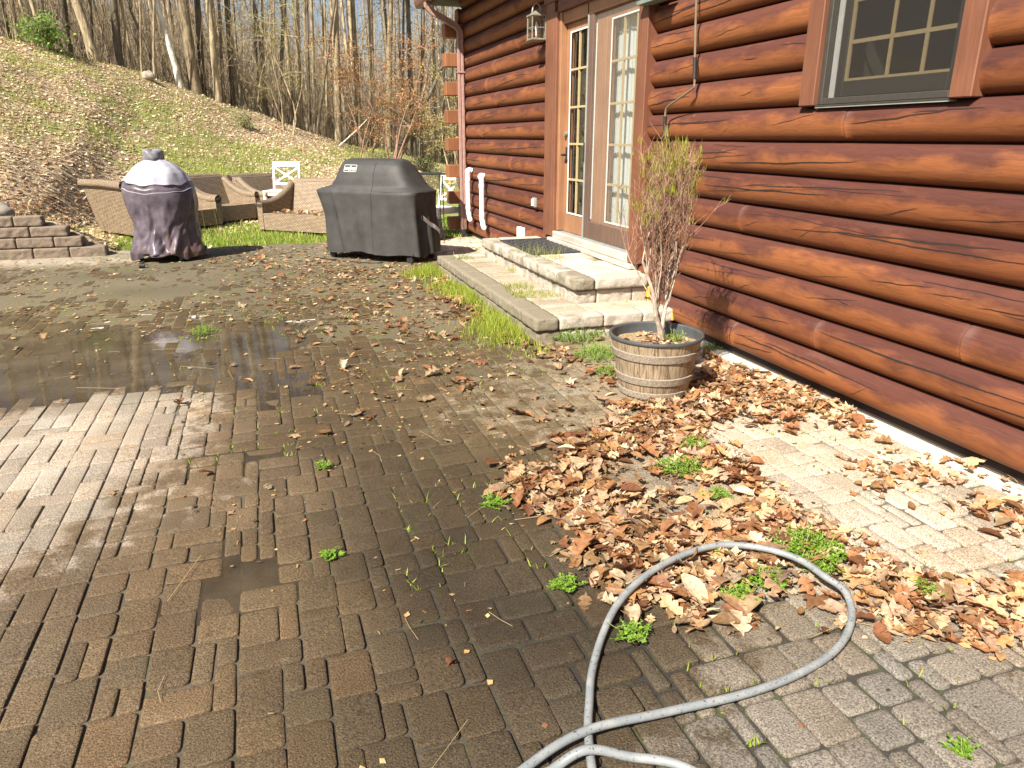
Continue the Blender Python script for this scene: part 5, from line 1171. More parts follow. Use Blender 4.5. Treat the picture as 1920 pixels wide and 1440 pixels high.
# two fallen trunks leaning together above the grill, a pale broken pole
def leaner(pa, Fa, pb, Fb, r0, r1, label, name, mat):
    a = P3(*pa, Fa); b = P3(*pb, Fb); a.z = min(a.z, tz(a.x, a.y)); pts = [a.lerp(b, i/10)+Vector((0, 0, .25*math.sin(math.pi*i/10)*-(1 if r0 > .05 else .1))) for i in range(11)]
    mb = MB(); mb.tube([p-a for p in pts], [r0+(r1-r0)*i/10 for i in range(11)], 9); o = empty(name, a); mb.build('trunk', M[mat], o, smooth=80); cb = MB()
    for k in range(7 if r0 > .05 else 0): limb(cb, pts[random.randint(4, 10)]-a, Vector((random.gauss(0, .6), random.gauss(0, .6), .6)), random.uniform(1, 2.5), .03, 1)
    if cb.v: cb.build('branches', M[mat], o)
    return tag(o, label, 'fallen tree')
leaner((728, 292), 26, (842, 95), 28.5, .11, .05, 'fallen dark trunk slanting up to the right above the grill', 'fallen_tree', 'barkdark')
leaner((742, 290), 27, (800, 150), 28, .07, .03, 'shorter dead limb slanting alongside the fallen dark trunk', 'fallen_tree', 'bark')
leaner((635, 265), 27.2, (692, 220), 27.8, .028, .015, 'pale broken pole propped against the trunks above the hill foot', 'leaning_pole', 'deadwood')
# further trees: six shapes, each copied as a thing of its own
protos = []
for i in range(6):
    random.seed(100+i); H = random.uniform(13, 18); tb, cb, _ = tree_mesh(H, random.uniform(.06, .14), Vector((random.gauss(0, .035), random.gauss(0, .02), 0)), 300+i, .38, 9)
    mt_ = M['bark'] if i % 3 else M['barkdark']; protos.append((tb, cb, mt_))
pobj = []; random.seed(21); cnt = 0; tries = 0; placed = []
LB = 'bare tree standing deeper in the woods behind the ridge'
while cnt < 85 and tries < 4000:
    tries += 1; px = random.uniform(-90, 930) if cnt % 8 else random.uniform(880, 1500); F = float(np.interp(px, _px, _rF))+random.uniform(2.5, 26); a = math.atan((px-960)*math.cos(PITCH)/FPX)+YAW; r = F/math.cos(a-YAW); x, y = r*math.sin(a), r*math.cos(a)
    if any((x-p[0])**2+(y-p[1])**2 < .8 for p in placed) or (x > 2.3 and y < 14): continue
    placed.append((x, y)); k = cnt % 6
    if cnt < 6:
        o = empty('tree', (x, y, tz(x, y)-.05)); tag(o, LB, 'tree', 'bare trees deeper in the woods'); protos[k][0].build('trunk', protos[k][2], o, smooth=80); protos[k][1].build('branches', protos[k][2], o, smooth=80); pobj.append(o)
    else:
        s_ = pobj[k]; o = s_.copy(); COL.objects.link(o); o.location = (x, y, tz(x, y)-.05); o.rotation_euler = (0, 0, random.uniform(0, 6.28)); q_ = random.uniform(.75, 1.2); o.scale = (q_*random.uniform(.8, 1.25),)*2+(q_,)
        for ch in s_.children: c = ch.copy(); COL.objects.link(c); c.parent = o
    cnt += 1
# left-hand woods beyond the frame that the door glass mirrors
# the far wood: thin stems and twigs that read as one mass
V, Q, T = [], [], []
def prism(p, q_, r0, r1):
    d = (q_-p).normalized(); u = d.orthogonal().normalized(); w = d.cross(u); n = len(V)
    for (c, r) in ((p, r0), (q_, r1)):
        for k in range(3): a = 2.094*k; V.append(tuple(c+(u*math.cos(a)+w*math.sin(a))*r))
    for k in range(3): Q.append((n+k, n+(k+1) % 3, n+3+(k+1) % 3, n+3+k))
random.seed(5)
for i in range(1350):
    px = random.uniform(-200, 1000) if i % 9 else random.uniform(900, 1600); F = random.uniform(36, 95); a = math.atan((px-960)*math.cos(PITCH)/FPX)+YAW; r = F/math.cos(a-YAW); x, y = r*math.sin(a), r*math.cos(a); z = tz(x, y)
    H = random.uniform(4, 10) if i % 5 else random.uniform(9, 15); R0 = random.uniform(.025, .11); lean = Vector((random.gauss(0, .05), random.gauss(0, .05), 1)); b = Vector((x, y, z-.3)); m = b+lean*H*.5; prism(b, m, R0, R0*.65); prism(m, m+lean*H*.5+rvec(.3), R0*.65, R0*.15)
    for k in range(9):
        t = random.uniform(.12, .98); q_ = b+lean*H*t; d = Vector((random.gauss(0, 1), random.gauss(0, 1), random.uniform(.1, 1.2))).normalized(); L = random.uniform(.8, 2.6); e = q_+d*L; prism(q_, e, .022, .008)
        for j in range(3): s0 = q_.lerp(e, random.uniform(.3, 1)); prism(s0, s0+(d+rvec(.6)).normalized()*random.uniform(.4, 1.1), .010, .004)
# undergrowth whips near the ridge
for i in range(2600):
    px = random.uniform(-50, 880); F = float(np.interp(px, _px, _rF))+random.uniform(.5, 9); a = math.atan((px-960)*math.cos(PITCH)/FPX)+YAW; r = F/math.cos(a-YAW); x, y = r*math.sin(a), r*math.cos(a); b = Vector((x, y, tz(x, y)-.05)); d = Vector((random.gauss(0, .25), random.gauss(0, .25), 1)).normalized(); L = random.uniform(1.0, 4.5); m = b+d*L*.5; e = m+(d+rvec(.15)).normalized()*L*.5; prism(b, m, .011, .008); prism(m, e, .008, .003)
    for j in range(5): s0 = b.lerp(e, random.uniform(.3, 1)); prism(s0, s0+(d+rvec(.7)).normalized()*random.uniform(.3, .9), .005, .002)
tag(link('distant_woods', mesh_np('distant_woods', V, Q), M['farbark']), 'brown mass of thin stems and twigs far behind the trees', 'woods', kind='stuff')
# leafy small trees: brown-leaved, budding, green bush
def leafy(name, loc, crown, n_l, cols, label, cat, stems=5, H=3., r=.03, lsz=(.03, .06), mat='leaf'):
    o = empty(name, loc); tag(o, label, cat); sb = MB(); pts = []
    for k in range(stems):
        a = random.uniform(0, 6.28); p, d = stick(sb, Vector((random.gauss(0, .15), random.gauss(0, .15), -.1)), Vector((math.cos(a)*.3, math.sin(a)*.3, 1)), H*random.uniform(.7, 1.05), r, .006, 8, .08)
        for j in range(12):
            q_ = random.choice(p[3:]); a = random.uniform(0, 6.28); p2, d2 = stick(sb, q_, Vector((math.cos(a), math.sin(a), random.uniform(-.1, .5))), crown[0]*random.uniform(.5, 1.0), .010, .003, 5, .12, n=3); pts += p2[1:]
            for j2 in range(4): p3, _ = stick(sb, random.choice(p2[1:]), rvec(1), random.uniform(.2, .5), .004, .002, 3, .15, n=3); pts += p3
    sb.build('stems', M['twigred'] if mat == 'leaf' else M['bark'], o)
    LV, LT, LC = [], [], []
    for i in range(n_l):
        p = random.choice(pts)+rvec(.06); u = rvec(1).normalized(); w = u.cross(rvec(1)).normalized(); L = random.uniform(*lsz); n = len(LV); c = random.choice(cols); f = random.uniform(.7, 1.25)
        LV += [p-w*L*.35, p+u*L*.6, p+w*L*.35, p-u*L*.6]; LT.append((n, n+1, n+2, n+3)); LC += [tuple(x*f for x in c)]*4
    link('foliage', mesh_np('foliage', [tuple(v) for v in LV], LT, cols=np.array(LC)), M['leaf'] if mat == 'leaf' else M['green_leaf'], o); return o
random.seed(31)
def gp_(px, F): p = P3(px, 300, F); return (p.x, p.y, tz(p.x, p.y))
BR = [(.34, .17, .07), (.42, .24, .11), (.25, .12, .05), (.40, .30, .14)]; GRN = [(.22, .30, .05), (.32, .38, .08), (.40, .42, .10)]
leafy('beech_sapling', gp_(735, 25.5), (1.7,), 6500, BR, 'young tree still holding small russet brown leaves above the grill', 'tree', 4, 4.3, .035, (.03, .065))
leafy('beech_sapling', gp_(690, 26.2), (1.3,), 2600, BR, 'smaller russet-leaved sapling left of the fuller one above the grill', 'tree', 3, 3.8, .03, (.03, .06))
leafy('budding_sapling', gp_(545, 26.0), (1.5,), 2000, GRN+BR[1:2], 'slender sapling with a haze of pale green buds over the slope', 'tree', 4, 5.0, .03, (.025, .05), 'g')
leafy('budding_sapling', gp_(500, 27.0), (1.2,), 500, GRN, 'thinner pale green budding sapling left of the fuller one over the slope', 'tree', 3, 4.2, .03, (.025, .05), 'g')
leafy('budding_sapling', gp_(850, 23.5), (1.1,), 2200, [(.45, .42, .10), (.5, .45, .14), (.35, .36, .08)], 'yellow-green budding sapling right behind the cabin log ends', 'tree', 4, 4.4, .03, (.03, .06), 'g')
leafy('green_bush', gp_(128, 21.6), (.45,), 1500, [(.10, .22, .03), (.18, .33, .05), (.25, .40, .08)], 'bright green leafy bush at the foot of the dark trunks on the ridge', 'bush', 6, .95, .012, (.05, .10), 'g')
leafy('green_bush', gp_(790, 27.5), (.4,), 500, [(.10, .22, .03), (.18, .33, .05)], 'low green bush behind the right end of the charcoal grill', 'bush', 5, .6, .012, (.04, .08), 'g')
leafy('green_bush', gp_(462, 24.0), (.35,), 350, [(.10, .22, .03), (.18, .33, .05)], 'small green bush at the foot of the leaning row of trunks', 'bush', 4, .5, .012, (.04, .07), 'g')

# ------------------------------------------------------------------ ground cover of the slope and lawn
def scatter(name, pos, rot, tilt, size, cols, tmplV, tmplF, mat, kind='stuff', curl=None):
    """many copies of small shapes as one mesh; rot about z, tilt as (ax, ay)"""
    n = len(pos); allV = []; allQ = []; allT = []; allC = []; base = 0; nt = len(tmplV); which = RNG.integers(0, nt, n)
    for t in range(nt):
        idx = np.where(which == t)[0]
        if not len(idx): continue
        tv = np.array(tmplV[t]); m = len(tv); k = len(idx)
        v = np.repeat(tv[None], k, 0)*size[idx, None, None]
        ax, ay, az = tilt[idx, 0], tilt[idx, 1], rot[idx]
        def rx(v, a): c, s_ = np.cos(a)[:, None], np.sin(a)[:, None]; return np.stack([v[..., 0], v[..., 1]*c-v[..., 2]*s_, v[..., 1]*s_+v[..., 2]*c], -1)
        def ry(v, a): c, s_ = np.cos(a)[:, None], np.sin(a)[:, None]; return np.stack([v[..., 0]*c+v[..., 2]*s_, v[..., 1], -v[..., 0]*s_+v[..., 2]*c], -1)
        def rz(v, a): c, s_ = np.cos(a)[:, None], np.sin(a)[:, None]; return np.stack([v[..., 0]*c-v[..., 1]*s_, v[..., 0]*s_+v[..., 1]*c, v[..., 2]], -1)
        v = rz(ry(rx(v, ax), ay), az)
        zmin = v[..., 2].min(1); v = v+pos[idx][:, None, :]; v[..., 2] -= np.minimum(zmin, 0)[:, None]*.75
        F = tmplF[t]; off = base+np.arange(k)*m
        for L_, acc in ((4, allQ), (3, allT)):
            ff = np.array([f for f in F if len(f) == L_])
            if len(ff): acc.append((ff[None]+off[:, None, None]).reshape(-1, L_))
        allV.append(v.reshape(-1, 3)); allC.append(np.repeat(cols[idx], m, 0)); base += k*m
    me = mesh_np(name, np.concatenate(allV), np.concatenate(allQ) if allQ else None, np.concatenate(allT) if allT else None, cols=np.concatenate(allC))
    o = link(name, me, mat); return tag(o, kind=kind)
def leaf_templates():
    Vs, Fs = [], []; rr = random.Random(3)
    for t in range(26):
        if t < 14:                                      # lobed oak leaf, length 1 along y
            rows = 11; V = []; cu = rr.uniform(-1.8, 2.6); cl = rr.uniform(-1.0, 1.8); fold = rr.uniform(-.4, 1.0)
            for i in range(rows):
                y = -.5+i/(rows-1); w = .30*math.sin(math.pi*min(1, (i+.6)/(rows+.1)))**.8*(1.25 if i % 3 == 1 else (.45 if i % 3 == 0 else .8))
                if i == 0: w = .012
                if i == rows-1: w = .02
                wl, wr = w*rr.uniform(.8, 1.15), w*rr.uniform(.8, 1.15); sk = .05*(i % 3)
                z = cl*y*y*.5
                for x in (-wl, 0, wr): V.append((x, y+(sk if x else 0), z+cu*x*x+fold*abs(x)*.5+rr.gauss(0, .016)))
            F = [(3*i+k, 3*i+k+1, 3*i+k+4, 3*i+k+3) for i in range(rows-1) for k in (0, 1) if rr.random() > (.12 if t % 3 == 0 else 0)]
            n = len(V); V += [(-.008, -.5, V[1][2]), (.008, -.5, V[1][2]), (.006, -.72, V[1][2]+.05)]; F.append((n, n+1, n+2))
        elif t < 19:                                   # pointed maple leaf
            V = [(0, 0, 0)]; outl = []; cu = rr.uniform(-.8, 1.3)
            for k, (a, r) in enumerate([(-90, .10), (-70, .28), (-50, .42), (-30, .24), (-12, .36), (8, .50), (22, .27), (42, .34), (60, .30), (75, .40), (90, .56), (105, .40), (120, .30), (138, .34), (158, .27), (172, .50), (192, .36), (210, .24), (230, .42), (250, .28)]):
                r *= rr.uniform(.88, 1.1); x, y = r*math.cos(R(a)), r*math.sin(R(a)); V.append((x, y, cu*(x*x)+.4*cu*y*y+rr.gauss(0, .025)))
            F = [(0, 1+k, 1+(k+1) % 20) for k in range(20 if t % 2 else rr.choice([12, 15, 17]))]
        else:                                          # plain oval leaf
            V = []; cu = rr.uniform(.2, 1.8); cl = rr.uniform(-.5, 1.2)
            for i in range(6):
                y = -.5+i/5; w = .25*math.sin(math.pi*(i+.15)/5.4)**.75+.01
                for x in (-w, 0, w): V.append((x, y, cu*x*x+cl*y*y*.5+abs(x)*.25))
            F = [(3*i+k, 3*i+k+1, 3*i+k+4, 3*i+k+3) for i in range(5) for k in (0, 1)]
        Vs.append(V); Fs.append(F)
    return Vs, Fs
LVs, LFs = leaf_templates()
LC = np.array([(.52, .32, .155), (.45, .25, .11), (.32, .145, .065), (.60, .43, .25), (.54, .37, .26), (.27, .12, .06), (.70, .56, .39), (.48, .31, .19), (.41, .20, .09), (.57, .40, .24)])
SQ = [[(-.5, -.32, 0), (.5, -.3, .08), (.5, .32, 0), (-.5, .3, .12)], [(-.5, -.25, .1), (.4, -.35, 0), (.5, .3, .1), (-.4, .3, 0)], [(-.5, 0, 0), (0, -.35, .12), (.5, 0, 0), (0, .35, .1)]]; SF = [[(0, 1, 2, 3)]]*3
def pts_region(n, xlo, xhi, ylo, yhi): return RNG.uniform(xlo, xhi, n), RNG.uniform(ylo, yhi, n)
def visible(x, y, z, margin=40):
    px, py, Fh = to_px(x, y, z); return (px > -margin) & (px < 1960) & (py > -margin) & (py < 1480) & (Fh > 0)
x, y = pts_region(230000, -17, 12, 11.3, 34); z = terrain(x, y); px, py, Fh = to_px(x, y, z); g = grass_amount(x, y)+.22*vnoise(x, y, 1.6, 31)+.12*vnoise(x, y, 5, 32)
ridge = np.interp(px, _px, _rF)
ok = visible(x, y, z) & (Fh < ridge+3) & ~((x > 2.2) & (y < 12.2)) & ~((x > 3) & (y < 20)) & (RNG.random(len(x)) > np.clip((g-.45)*1.2, 0, .7)) & ~((y < 13.2) & (x > -2) & (RNG.random(len(x)) < .93))
ok &= RNG.random(len(x)) < np.clip(1.25-(Fh-12)/26, .25, 1)
x, y, z = x[ok], y[ok], z[ok]; n = len(x); px = px[ok]; py = py[ok]
lc = np.array([(.74, .61, .41), (.66, .52, .34), (.80, .69, .50), (.48, .32, .19), (.60, .45, .28), (.84, .75, .57)])
cc = lc[RNG.integers(0, 6, n)]*RNG.uniform(.75, 1.2, (n, 1))
redz = np.exp(-((px-60)/170)**2-((py-390)/60)**2)[:, None]; cc = cc*(1-redz)+redz*LC[RNG.integers(0, 10, n)]*.75
scatter('hill_leaf_litter', np.stack([x, y, z+.01], -1), RNG.uniform(0, 6.28, n), RNG.normal(0, .3, (n, 2)), RNG.uniform(.03, .075, n), cc, SQ, SF, M['leaf'])['label'] = 'tan dead leaf litter covering the hillside'
def blades(name, x, y, z, hmin, hmax, wid, cols, label, lean=.35):
    n = len(x); a = RNG.uniform(0, 6.28, n); h = RNG.uniform(hmin, hmax, n); ln = RNG.normal(0, lean, (n, 2))*h[:, None]; w = wid*RNG.uniform(.7, 1.3, n)
    dx, dy = np.cos(a)*w, np.sin(a)*w; b = np.stack([x, y, z], -1)
    V = np.stack([b+np.stack([-dx, -dy, 0*dx], -1), b+np.stack([dx, dy, 0*dx], -1), b+np.stack([dx*.6+ln[:, 0]*.45, dy*.6+ln[:, 1]*.45, h*.6], -1), b+np.stack([-dx*.6+ln[:, 0]*.45, -dy*.6+ln[:, 1]*.45, h*.6], -1), b+np.stack([ln[:, 0], ln[:, 1], h], -1)], 1).reshape(-1, 3)
    o5 = np.arange(n)*5; me = mesh_np(name, V, np.stack([o5, o5+1, o5+2, o5+3], -1), np.stack([o5+3, o5+2, o5+4], -1), cols=np.repeat(cols, 5, 0))
    o = link(name, me, M['green_leaf']); tag(o, label, 'grass', kind='stuff'); return o
def gcol(n, a=(.20, .29, .04), b=(.54, .56, .14)):
    t = RNG.random((n, 1)); return np.array(a)*(1-t)+np.array(b)*t
x, y = pts_region(380000, -16, 12, 11.3, 33); z = terrain(x, y); px, py, Fh = to_px(x, y, z); g = grass_amount(x, y)+.22*vnoise(x, y, 1.6, 31)+.15*vnoise(x, y, 5, 33)
ok = visible(x, y, z) & (Fh < np.interp(px, _px, _rF)+2) & ~((x > 3) & (y < 20)) & (RNG.random(len(x)) < np.clip((g-.25)*.85, 0, .8)) & (RNG.random(len(x)) < np.clip(1.2-(Fh-12)/24, .2, 1))
x, y, z = x[ok], y[ok], z[ok]; n = len(x); c = gcol(n); dry = RNG.random(n) < .2; c[dry] = (.5, .42, .24)
blades('hill_grass', x, y, z-.01, .04, .13, .009, c, 'patchy green grass growing through the leaf litter on the hill')
x, y = pts_region(46000, -2.1, 3.4, 11.40, 14.2); z = np.maximum(terrain(x, y), -.03); keep = RNG.random(len(x)) < np.clip(.75+.5*vnoise(x, y, 2.2, 35), .1, 1); x, y, z = x[keep], y[keep], z[keep]; c = gcol(len(x), (.15, .27, .03), (.38, .50, .08))
blades('lawn_grass', x, y, z-.01, .03, .085, .005, c, 'short bright green grass strip between the patio and the wicker seats')
# dead stalks on the hill
n = 900; x, y = pts_region(n*3, -14, 2, 12, 24); z = terrain(x, y); px, py, Fh = to_px(x, y, z); ok = visible(x, y, z) & (px < 420) & (Fh < np.interp(px, _px, _rF)); x, y, z = x[ok], y[ok], z[ok]
blades('dead_stalks', x, y, z-.02, .25, .75, .004, np.tile([(.30, .22, .13)], (len(x), 1)), 'thin dead stalks standing on the left side of the hill', .12)

# ------------------------------------------------------------------ fallen leaves on the patio
def gpoly(poly): return [G(*p) for p in poly]
PILES = [  # polygon in the photograph laid out on the ground, leaves per square metre, edge softness, height, label
 ([(925, 885), (1000, 838), (1110, 822), (1160, 760), (1290, 735), (1330, 668), (1400, 700), (1500, 725), (1600, 780), (1600, 815), (1500, 810), (1400, 792), (1330, 838), (1400, 870), (1450, 910), (1520, 965), (1620, 1012), (1660, 1060), (1740, 1095), (1830, 1110), (1960, 1120), (1960, 1215), (1780, 1190), (1560, 1168), (1380, 1162), (1180, 1172), (1140, 1120), (1080, 1020), (1000, 950)], 2300, .10, .030),
 ([(1600, 870), (1700, 850), (1800, 865), (1960, 890), (1960, 1030), (1850, 985), (1760, 950), (1640, 935)], 900, .12, .02),
 ([(800, 505), (850, 520), (880, 560), (1000, 640), (1080, 668), (1150, 690), (1165, 720), (1100, 715), (1010, 665), (930, 625), (870, 590), (820, 550)], 1000, .12, .02),
 ([(830, 690), (980, 690), (970, 730), (850, 735)], 150, .1, .01), ([(640, 570), (860, 560), (850, 640), (680, 620)], 160, .2, .01), ([(560, 640), (1150, 650), (1150, 820), (640, 800)], 60, .3, .008), ([(400, 480), (820, 480), (980, 640), (560, 640)], 60, .3, .006), ([(480, 480), (830, 490), (820, 560), (560, 540)], 60, .4, .01), ([(1040, 740), (1230, 740), (1160, 830), (1080, 810)], 90, .1, .01),
]
pos = []
for poly, dens, soft, hh in PILES:
    gp2 = gpoly(poly); xs_ = [p[0] for p in gp2]; ys_ = [p[1] for p in gp2]; A = (max(xs_)-min(xs_)+.3)*(max(ys_)-min(ys_)+.3); n = int(A*dens)
    x = RNG.uniform(min(xs_)-.15, max(xs_)+.15, n); y = RNG.uniform(min(ys_)-.15, max(ys_)+.15, n); d = poly_depth(x, y, gp2, soft*2); k = RNG.random(n) < d*np.clip(.62+.75*vnoise(x, y, 4.5, 41)+.45*vnoise(x, y, 11, 43), .05, 1)
    x, y, d = x[k], y[k], d[k]; z = .004+RNG.random(len(x))*hh*d*d; pos.append(np.stack([x, y, z], -1))
# loose single leaves
x = RNG.uniform(-2.5, 3.0, 700); y = RNG.uniform(1.2, 11.3, 700); k = (RNG.random(700) < np.clip(.10+.10*(x+.5)+.05*(y-3), .03, .55)); pos.append(np.stack([x[k], y[k], np.full(k.sum(), .004)], -1))
pos = np.concatenate(pos)
def clear(P):
    x, y = P[:, 0], P[:, 1]; k = ~((x > LX-.02) & (y > LY0-.03) & (y < LY1+.03)); k &= ~(np.hypot(x-PCX, y-PCY) < .235); k &= x < 3.12; k &= y > .75
    return k
pos = pos[clear(pos)]; n = len(pos); wetl = np.clip(1.02-stain_shade(pos[:, 0], pos[:, 1])[:, 3]*.42, .55, 1)[:, None]*np.where(RNG.random(n) < .25, .6, 1)[:, None]
cc = LC[RNG.integers(0, 10, n)]*RNG.uniform(.72, 1.25, (n, 1))*wetl
lo = scatter('fallen_leaves', pos, RNG.uniform(0, 6.28, n), RNG.normal(0, .24, (n, 2)), RNG.choice([.028, .04, .055, .07, .085, .11], n, p=[.2, .2, .2, .18, .14, .08])*RNG.uniform(.8, 1.15, n), cc, LVs, LFs, M['leaf']); lo['label'] = 'drifts of curled tan and brown oak leaves lying on the pavers'
print('leaves', n)
# leaves on seat, in the pot, on landing
def small_leaves(name, pts, label, s=(.05, .08)):
    p = np.array(pts); n = len(p); scatter(name, p, RNG.uniform(0, 6.28, n), RNG.normal(0, .4, (n, 2)), RNG.uniform(*s, n), LC[RNG.integers(0, 10, n)]*.95, LVs, LFs, M['leaf'])['label'] = label
c4 = Vector(place(487, 432, .03)); u4 = Vector((math.cos(e4), math.sin(e4), 0)); v4 = Vector((-math.sin(e4), math.cos(e4), 0))
small_leaves('leaves_on_seat', [tuple(c4+u4*RNG.uniform(.15, 1.4)+v4*RNG.uniform(.05, .5)+Vector((0, 0, .335))) for _ in range(60)], 'dead leaves lying on the seat of the wicker loveseat', (.07, .11))
small_leaves('leaves_in_planter', [(PCX+r_*math.cos(a), PCY+r_*math.sin(a), .325) for r_, a in zip(RNG.uniform(.02, .22, 70), RNG.uniform(0, 6.28, 70))], 'dry leaf scraps on the soil inside the planter', (.025, .05))
# fine debris: needles, bits, straws
n = 75000; x = RNG.uniform(-4.5, 3.1, n); y = RNG.uniform(.9, 11.4, n); pxx, pyy, _ = to_px(x, y, 0*x); dn = np.clip(.25+.35*vnoise(x, y, 1.6, 51)+.25*vnoise(x, y, 5, 52), .02, 1)*np.clip((y-1)/4, .10, 1)*np.where(x < DIV, .5 if True else 1, 1)
k = (RNG.random(n) < dn) & visible(x, y, 0*x); k &= ~((x > LX-.02) & (y > LY0-.03) & (y < LY1+.03)) & ~((pyy > 735) & (pxx < 340)) & ~(poly_depth(x, y, PUD, .4) > RNG.random(n)*1.4); x, y = x[k], y[k]; n = len(x)
DV = [[(-.5, -.12, 0), (.5, -.10, .02), (.45, .12, 0), (-.5, .1, .03)], [(-.5, -.3, .04), (.3, -.4, 0), (.5, .2, .04), (-.2, .4, 0)], [(-.5, -.03, 0), (.5, -.03, .01), (.5, .03, 0), (-.5, .03, .01)]]
dc = np.array([(.42, .27, .12), (.10, .07, .04), (.5, .40, .2), (.22, .11, .05), (.06, .045, .03), (.33, .22, .10)])
scatter('debris', np.stack([x, y, .003+.004*np.clip((y-4)/2, 0, 1)], -1), RNG.uniform(0, 6.28, n), RNG.normal(0, .12, (n, 2)), RNG.uniform(.008, .035, n)*np.clip(y/5, .7, 1.5), dc[RNG.integers(0, 6, n)], DV, [[(0, 1, 2, 3)]]*3, M['debris'])['label'] = 'small dark bits of bark, needles and dirt strewn over the wet pavers'
# straws and thin sticks
sm = MB(); random.seed(77)
for i in range(110):
    x = random.uniform(-1.5, 2.4); y = random.uniform(1.3, 8)**1.0; L = random.uniform(.06, .28); a = random.gauss(.45, .7); p = Vector((x, y, .006)); q_ = p+Vector((math.cos(a)*L, math.sin(a)*L, random.uniform(0, .012)))
    if x > LX-.1 and y > LY0-.1: continue
    sm.tube([p, p.lerp(q_, .5)+Vector((random.gauss(0, .008), random.gauss(0, .008), .003)), q_], random.uniform(.0006, .0012), 4)
tag(sm.build('straws', simple('pale_straw', (.36, .26, .13), .8, bump=0)), 'thin pale straws and stems lying across the pavers', 'straw', kind='stuff')

# ------------------------------------------------------------------ weeds
def weed_clump(x, y, r, n, h, label, grp='bright green chickweed clumps on the patio', z=0.0):
    V, T, C, S_ = [], [], [], MB()
    for i in range(n):
        a = random.uniform(0, 6.28); rr = r*math.sqrt(random.random()); p = Vector((rr*math.cos(a), rr*math.sin(a)*.85, 0)); hh = h*random.uniform(.35, 1)*(1.15-rr/r*.6); tip = p+Vector((random.gauss(0, .02), random.gauss(0, .02), hh)); S_.tube([p, tip], .0009, 3, caps=False)
        for k in range(random.randint(4, 8)):
            q_ = p.lerp(tip, random.uniform(.35, 1)); b = random.uniform(0, 6.28); d = Vector((math.cos(b), math.sin(b), random.uniform(-.1, .6))).normalized(); w = Vector((-d.y, d.x, 0)).normalized(); L = random.uniform(.007, .015); g = random.random(); c = (.12+.16*g, .26+.22*g, .02+.04*g); m = len(V)
            V += [tuple(q_), tuple(q_+d*L*.5+w*L*.36), tuple(q_+d*L), tuple(q_+d*L*.5-w*L*.36)]; T.append((m, m+1, m+2, m+3)); C += [c]*4
    o = empty('weed_clump', (x, y, z)); tag(o, label, 'weed', grp); link('leaves', mesh_np('leaves', V, T, cols=np.array(C)), M['green_leaf'], o); S_.build('stems', simple('weed_stem', (.2, .26, .06), .7, bump=0) if 'weed_stem' not in bpy.data.materials else bpy.data.materials['weed_stem'], o); return o
random.seed(91)
for (px, py, r, n, h, lab) in [
 (1505, 1022, .115, 170, .06, 'large chickweed clump at the top of the hose loop'), (1560, 1035, .06, 60, .045, 'chickweed tuft right of the large clump on the hose loop'), (1540, 1062, .05, 70, .05, 'chickweed tuft sitting on the hose at its upper right bend'),
 (1440, 1085, .07, 80, .035, 'flat chickweed patch inside the hose loop among leaves'), (1385, 1108, .05, 45, .03, 'small chickweed patch inside the hose loop toward the left'), (1350, 1040, .03, 20, .05, 'single chickweed sprig standing beside the hose top'),
 (1270, 875, .11, 110, .05, 'chickweed patch in the middle of the leaf drift'), (1300, 835, .07, 60, .06, 'chickweed patch at the upper right of the leaf drift'), (1345, 925, .05, 40, .04, 'chickweed tuft low on the right side of the leaf drift'),
 (1058, 1100, .05, 45, .04, 'lone chickweed tuft on the dark pavers left of the hose'), (925, 945, .05, 40, .035, 'chickweed tuft on dark pavers left of the leaf drift'), (1738, 1103, .03, 26, .04, 'lone chickweed sprig on the leaves at the right edge'),
 (1190, 1185, .05, 40, .04, 'chickweed tuft touching the left side of the hose loop'), (620, 1045, .03, 26, .03, 'small weed tuft alone on the pavers at lower left centre'), (605, 880, .025, 20, .05, 'weed sprig alone on the wet pavers above left centre'), (1805, 1415, .02, 16, .05, 'tiny weed sprig in a joint at the lower right corner'),
 (1080, 632, .24, 420, .12, 'leafy weeds against the near face of the lower step'), (1125, 668, .20, 260, .09, 'leafy weeds spreading left of the planter'), (1140, 700, .10, 90, .06, 'low weeds at the left foot of the planter'), (380, 625, .10, 70, .07, 'dark weed tuft standing in the puddle edge'), (1335, 655, .08, 60, .05, 'weeds between the planter and the log wall')]:
    hz_ = .03 if ('hose' in lab or 'drift' in lab or 'leaves' in lab) and 'left of' not in lab else 0.0; gx_, gy_ = G(px, py, hz_); weed_clump(gx_, gy_, r, int(n*1.3), h*1.15, lab, z=hz_*.6)
weed_clump(PCX+.13, PCY-.02, .06, 40, .10, 'small pale weeds growing on the soil inside the planter', z=.31)
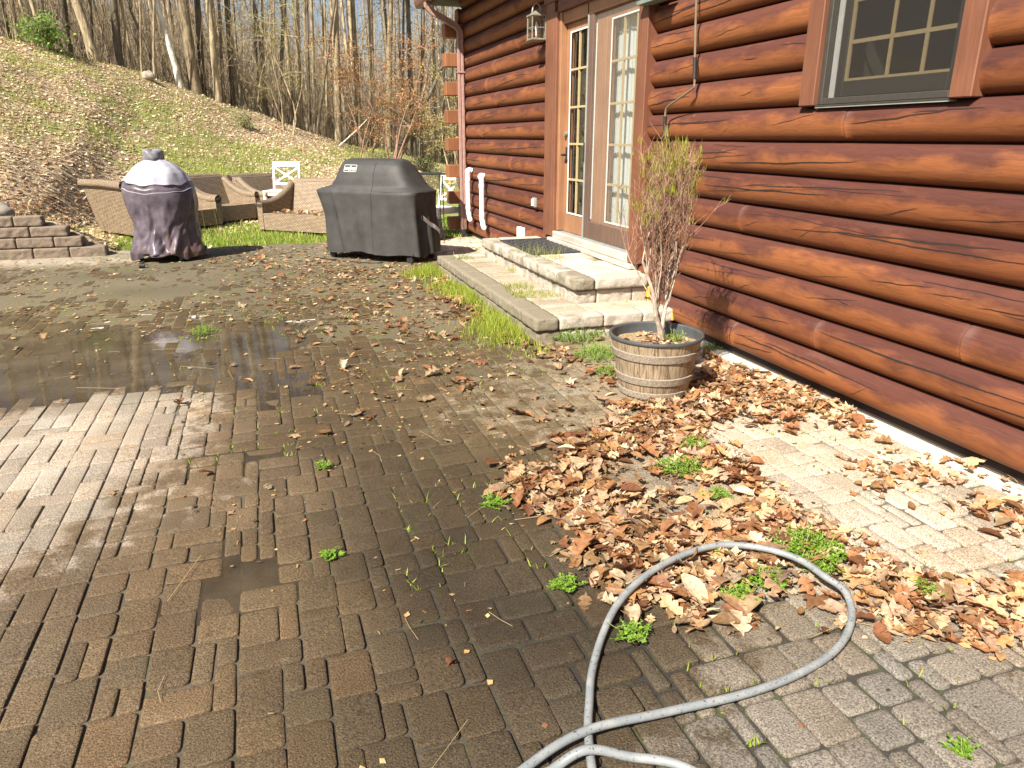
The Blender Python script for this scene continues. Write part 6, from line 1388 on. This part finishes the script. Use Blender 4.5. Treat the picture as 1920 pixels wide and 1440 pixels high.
# tall weeds along the lower step
x = []; y = []
for i in range(15000):
    t = random.random(); yy = LY1+.1-(LY1-LY0+.45)*t; xx_ = LX-.02-abs(random.gauss(0, .13+.06*math.sin(t*9)))
    if random.random() < .45+.5*math.sin(t*17+1)*.8: x.append(xx_); y.append(yy)
x = np.array(x); y = np.array(y); blades('step_weeds', x, y, 0*x, .02, .12, .0028, gcol(len(x), (.20, .30, .03), (.50, .55, .10)), 'tall yellow-green weeds along the left edge of the lower step', .3)
x = RNG.uniform(LX+.1, 3.0, 6000); y = RNG.uniform(LY0+.1, LY1, 6000); k = ((x < UX+.03) | (y < UY0)) & (vnoise(x, y, 3.2, 61)+.5*vnoise(x, y, 9, 62) > .22); x, y = x[k], y[k]; blades('step_moss_grass', x, y, np.full(len(x), ZL), .015, .06, .003, gcol(len(x), (.2, .28, .03), (.5, .55, .1)), 'tufts of grass in the joints of the lower step', .4)
x = RNG.normal(2.50, .10, 130); y = RNG.normal(6.65, .22, 130); blades('landing_grass', x, y, np.full(130, ZU), .04, .16, .0018, gcol(130, (.25, .32, .05), (.5, .55, .15)), 'sparse grass stems growing at the front edge of the door mat', .35)
# moss and seedlings in the joints
xs_, ys_ = [], []
for (a, b, c, d) in random.sample(right, min(len(right), 2600)):
    if random.random() < .5 and vnoise(np.array([a]), np.array([b]), 1.3, 71)[0] > .05:
        for k in range(random.randint(3, 12)): t = random.random(); xs_.append(a+(c-a)*t if random.random() < .5 else a); ys_.append(b if xs_[-1] != a else b+(d-b)*t)
x = np.array(xs_); y = np.array(ys_); k = visible(x, y, 0*x) & (x < 3.05) & clear(np.stack([x, y], -1)); x, y = x[k], y[k]
blades('joint_seedlings', x, y, np.full(len(x), -.006), .010, .034, .0028, gcol(len(x), (.18, .28, .03), (.46, .54, .09)), 'tiny green seedlings and moss in the joints between pavers', .6)
# foam lines on the puddle
fm = MB()
for pl_ in ([(200, 603), (245, 592), (300, 590), (360, 594), (420, 590), (470, 584), (490, 586)], [(250, 600), (290, 606)], [(540, 603), (585, 600)], [(110, 622), (190, 616)], [(30, 573), (140, 566)]):
    for j in range(3):
        pts = spline([Vector((*G(a+random.uniform(-6, 6), b+random.uniform(-2.5, 2.5)), -.002)) for a, b in pl_], 8)
        for i in range(len(pts)-1):
            if random.random() < .6: p, q_ = pts[i], pts[i+1]; w = Vector((0, random.uniform(.006, .03), 0)); n = len(fm.v); fm.add([p-w, q_-w*random.uniform(.3, 1), q_+w, p+w*random.uniform(.2, 1)], [(0, 1, 2, 3)])
tag(fm.build('puddle_foam', M['foam']), 'broken lines of pale scum floating on the puddle', 'scum', kind='stuff')
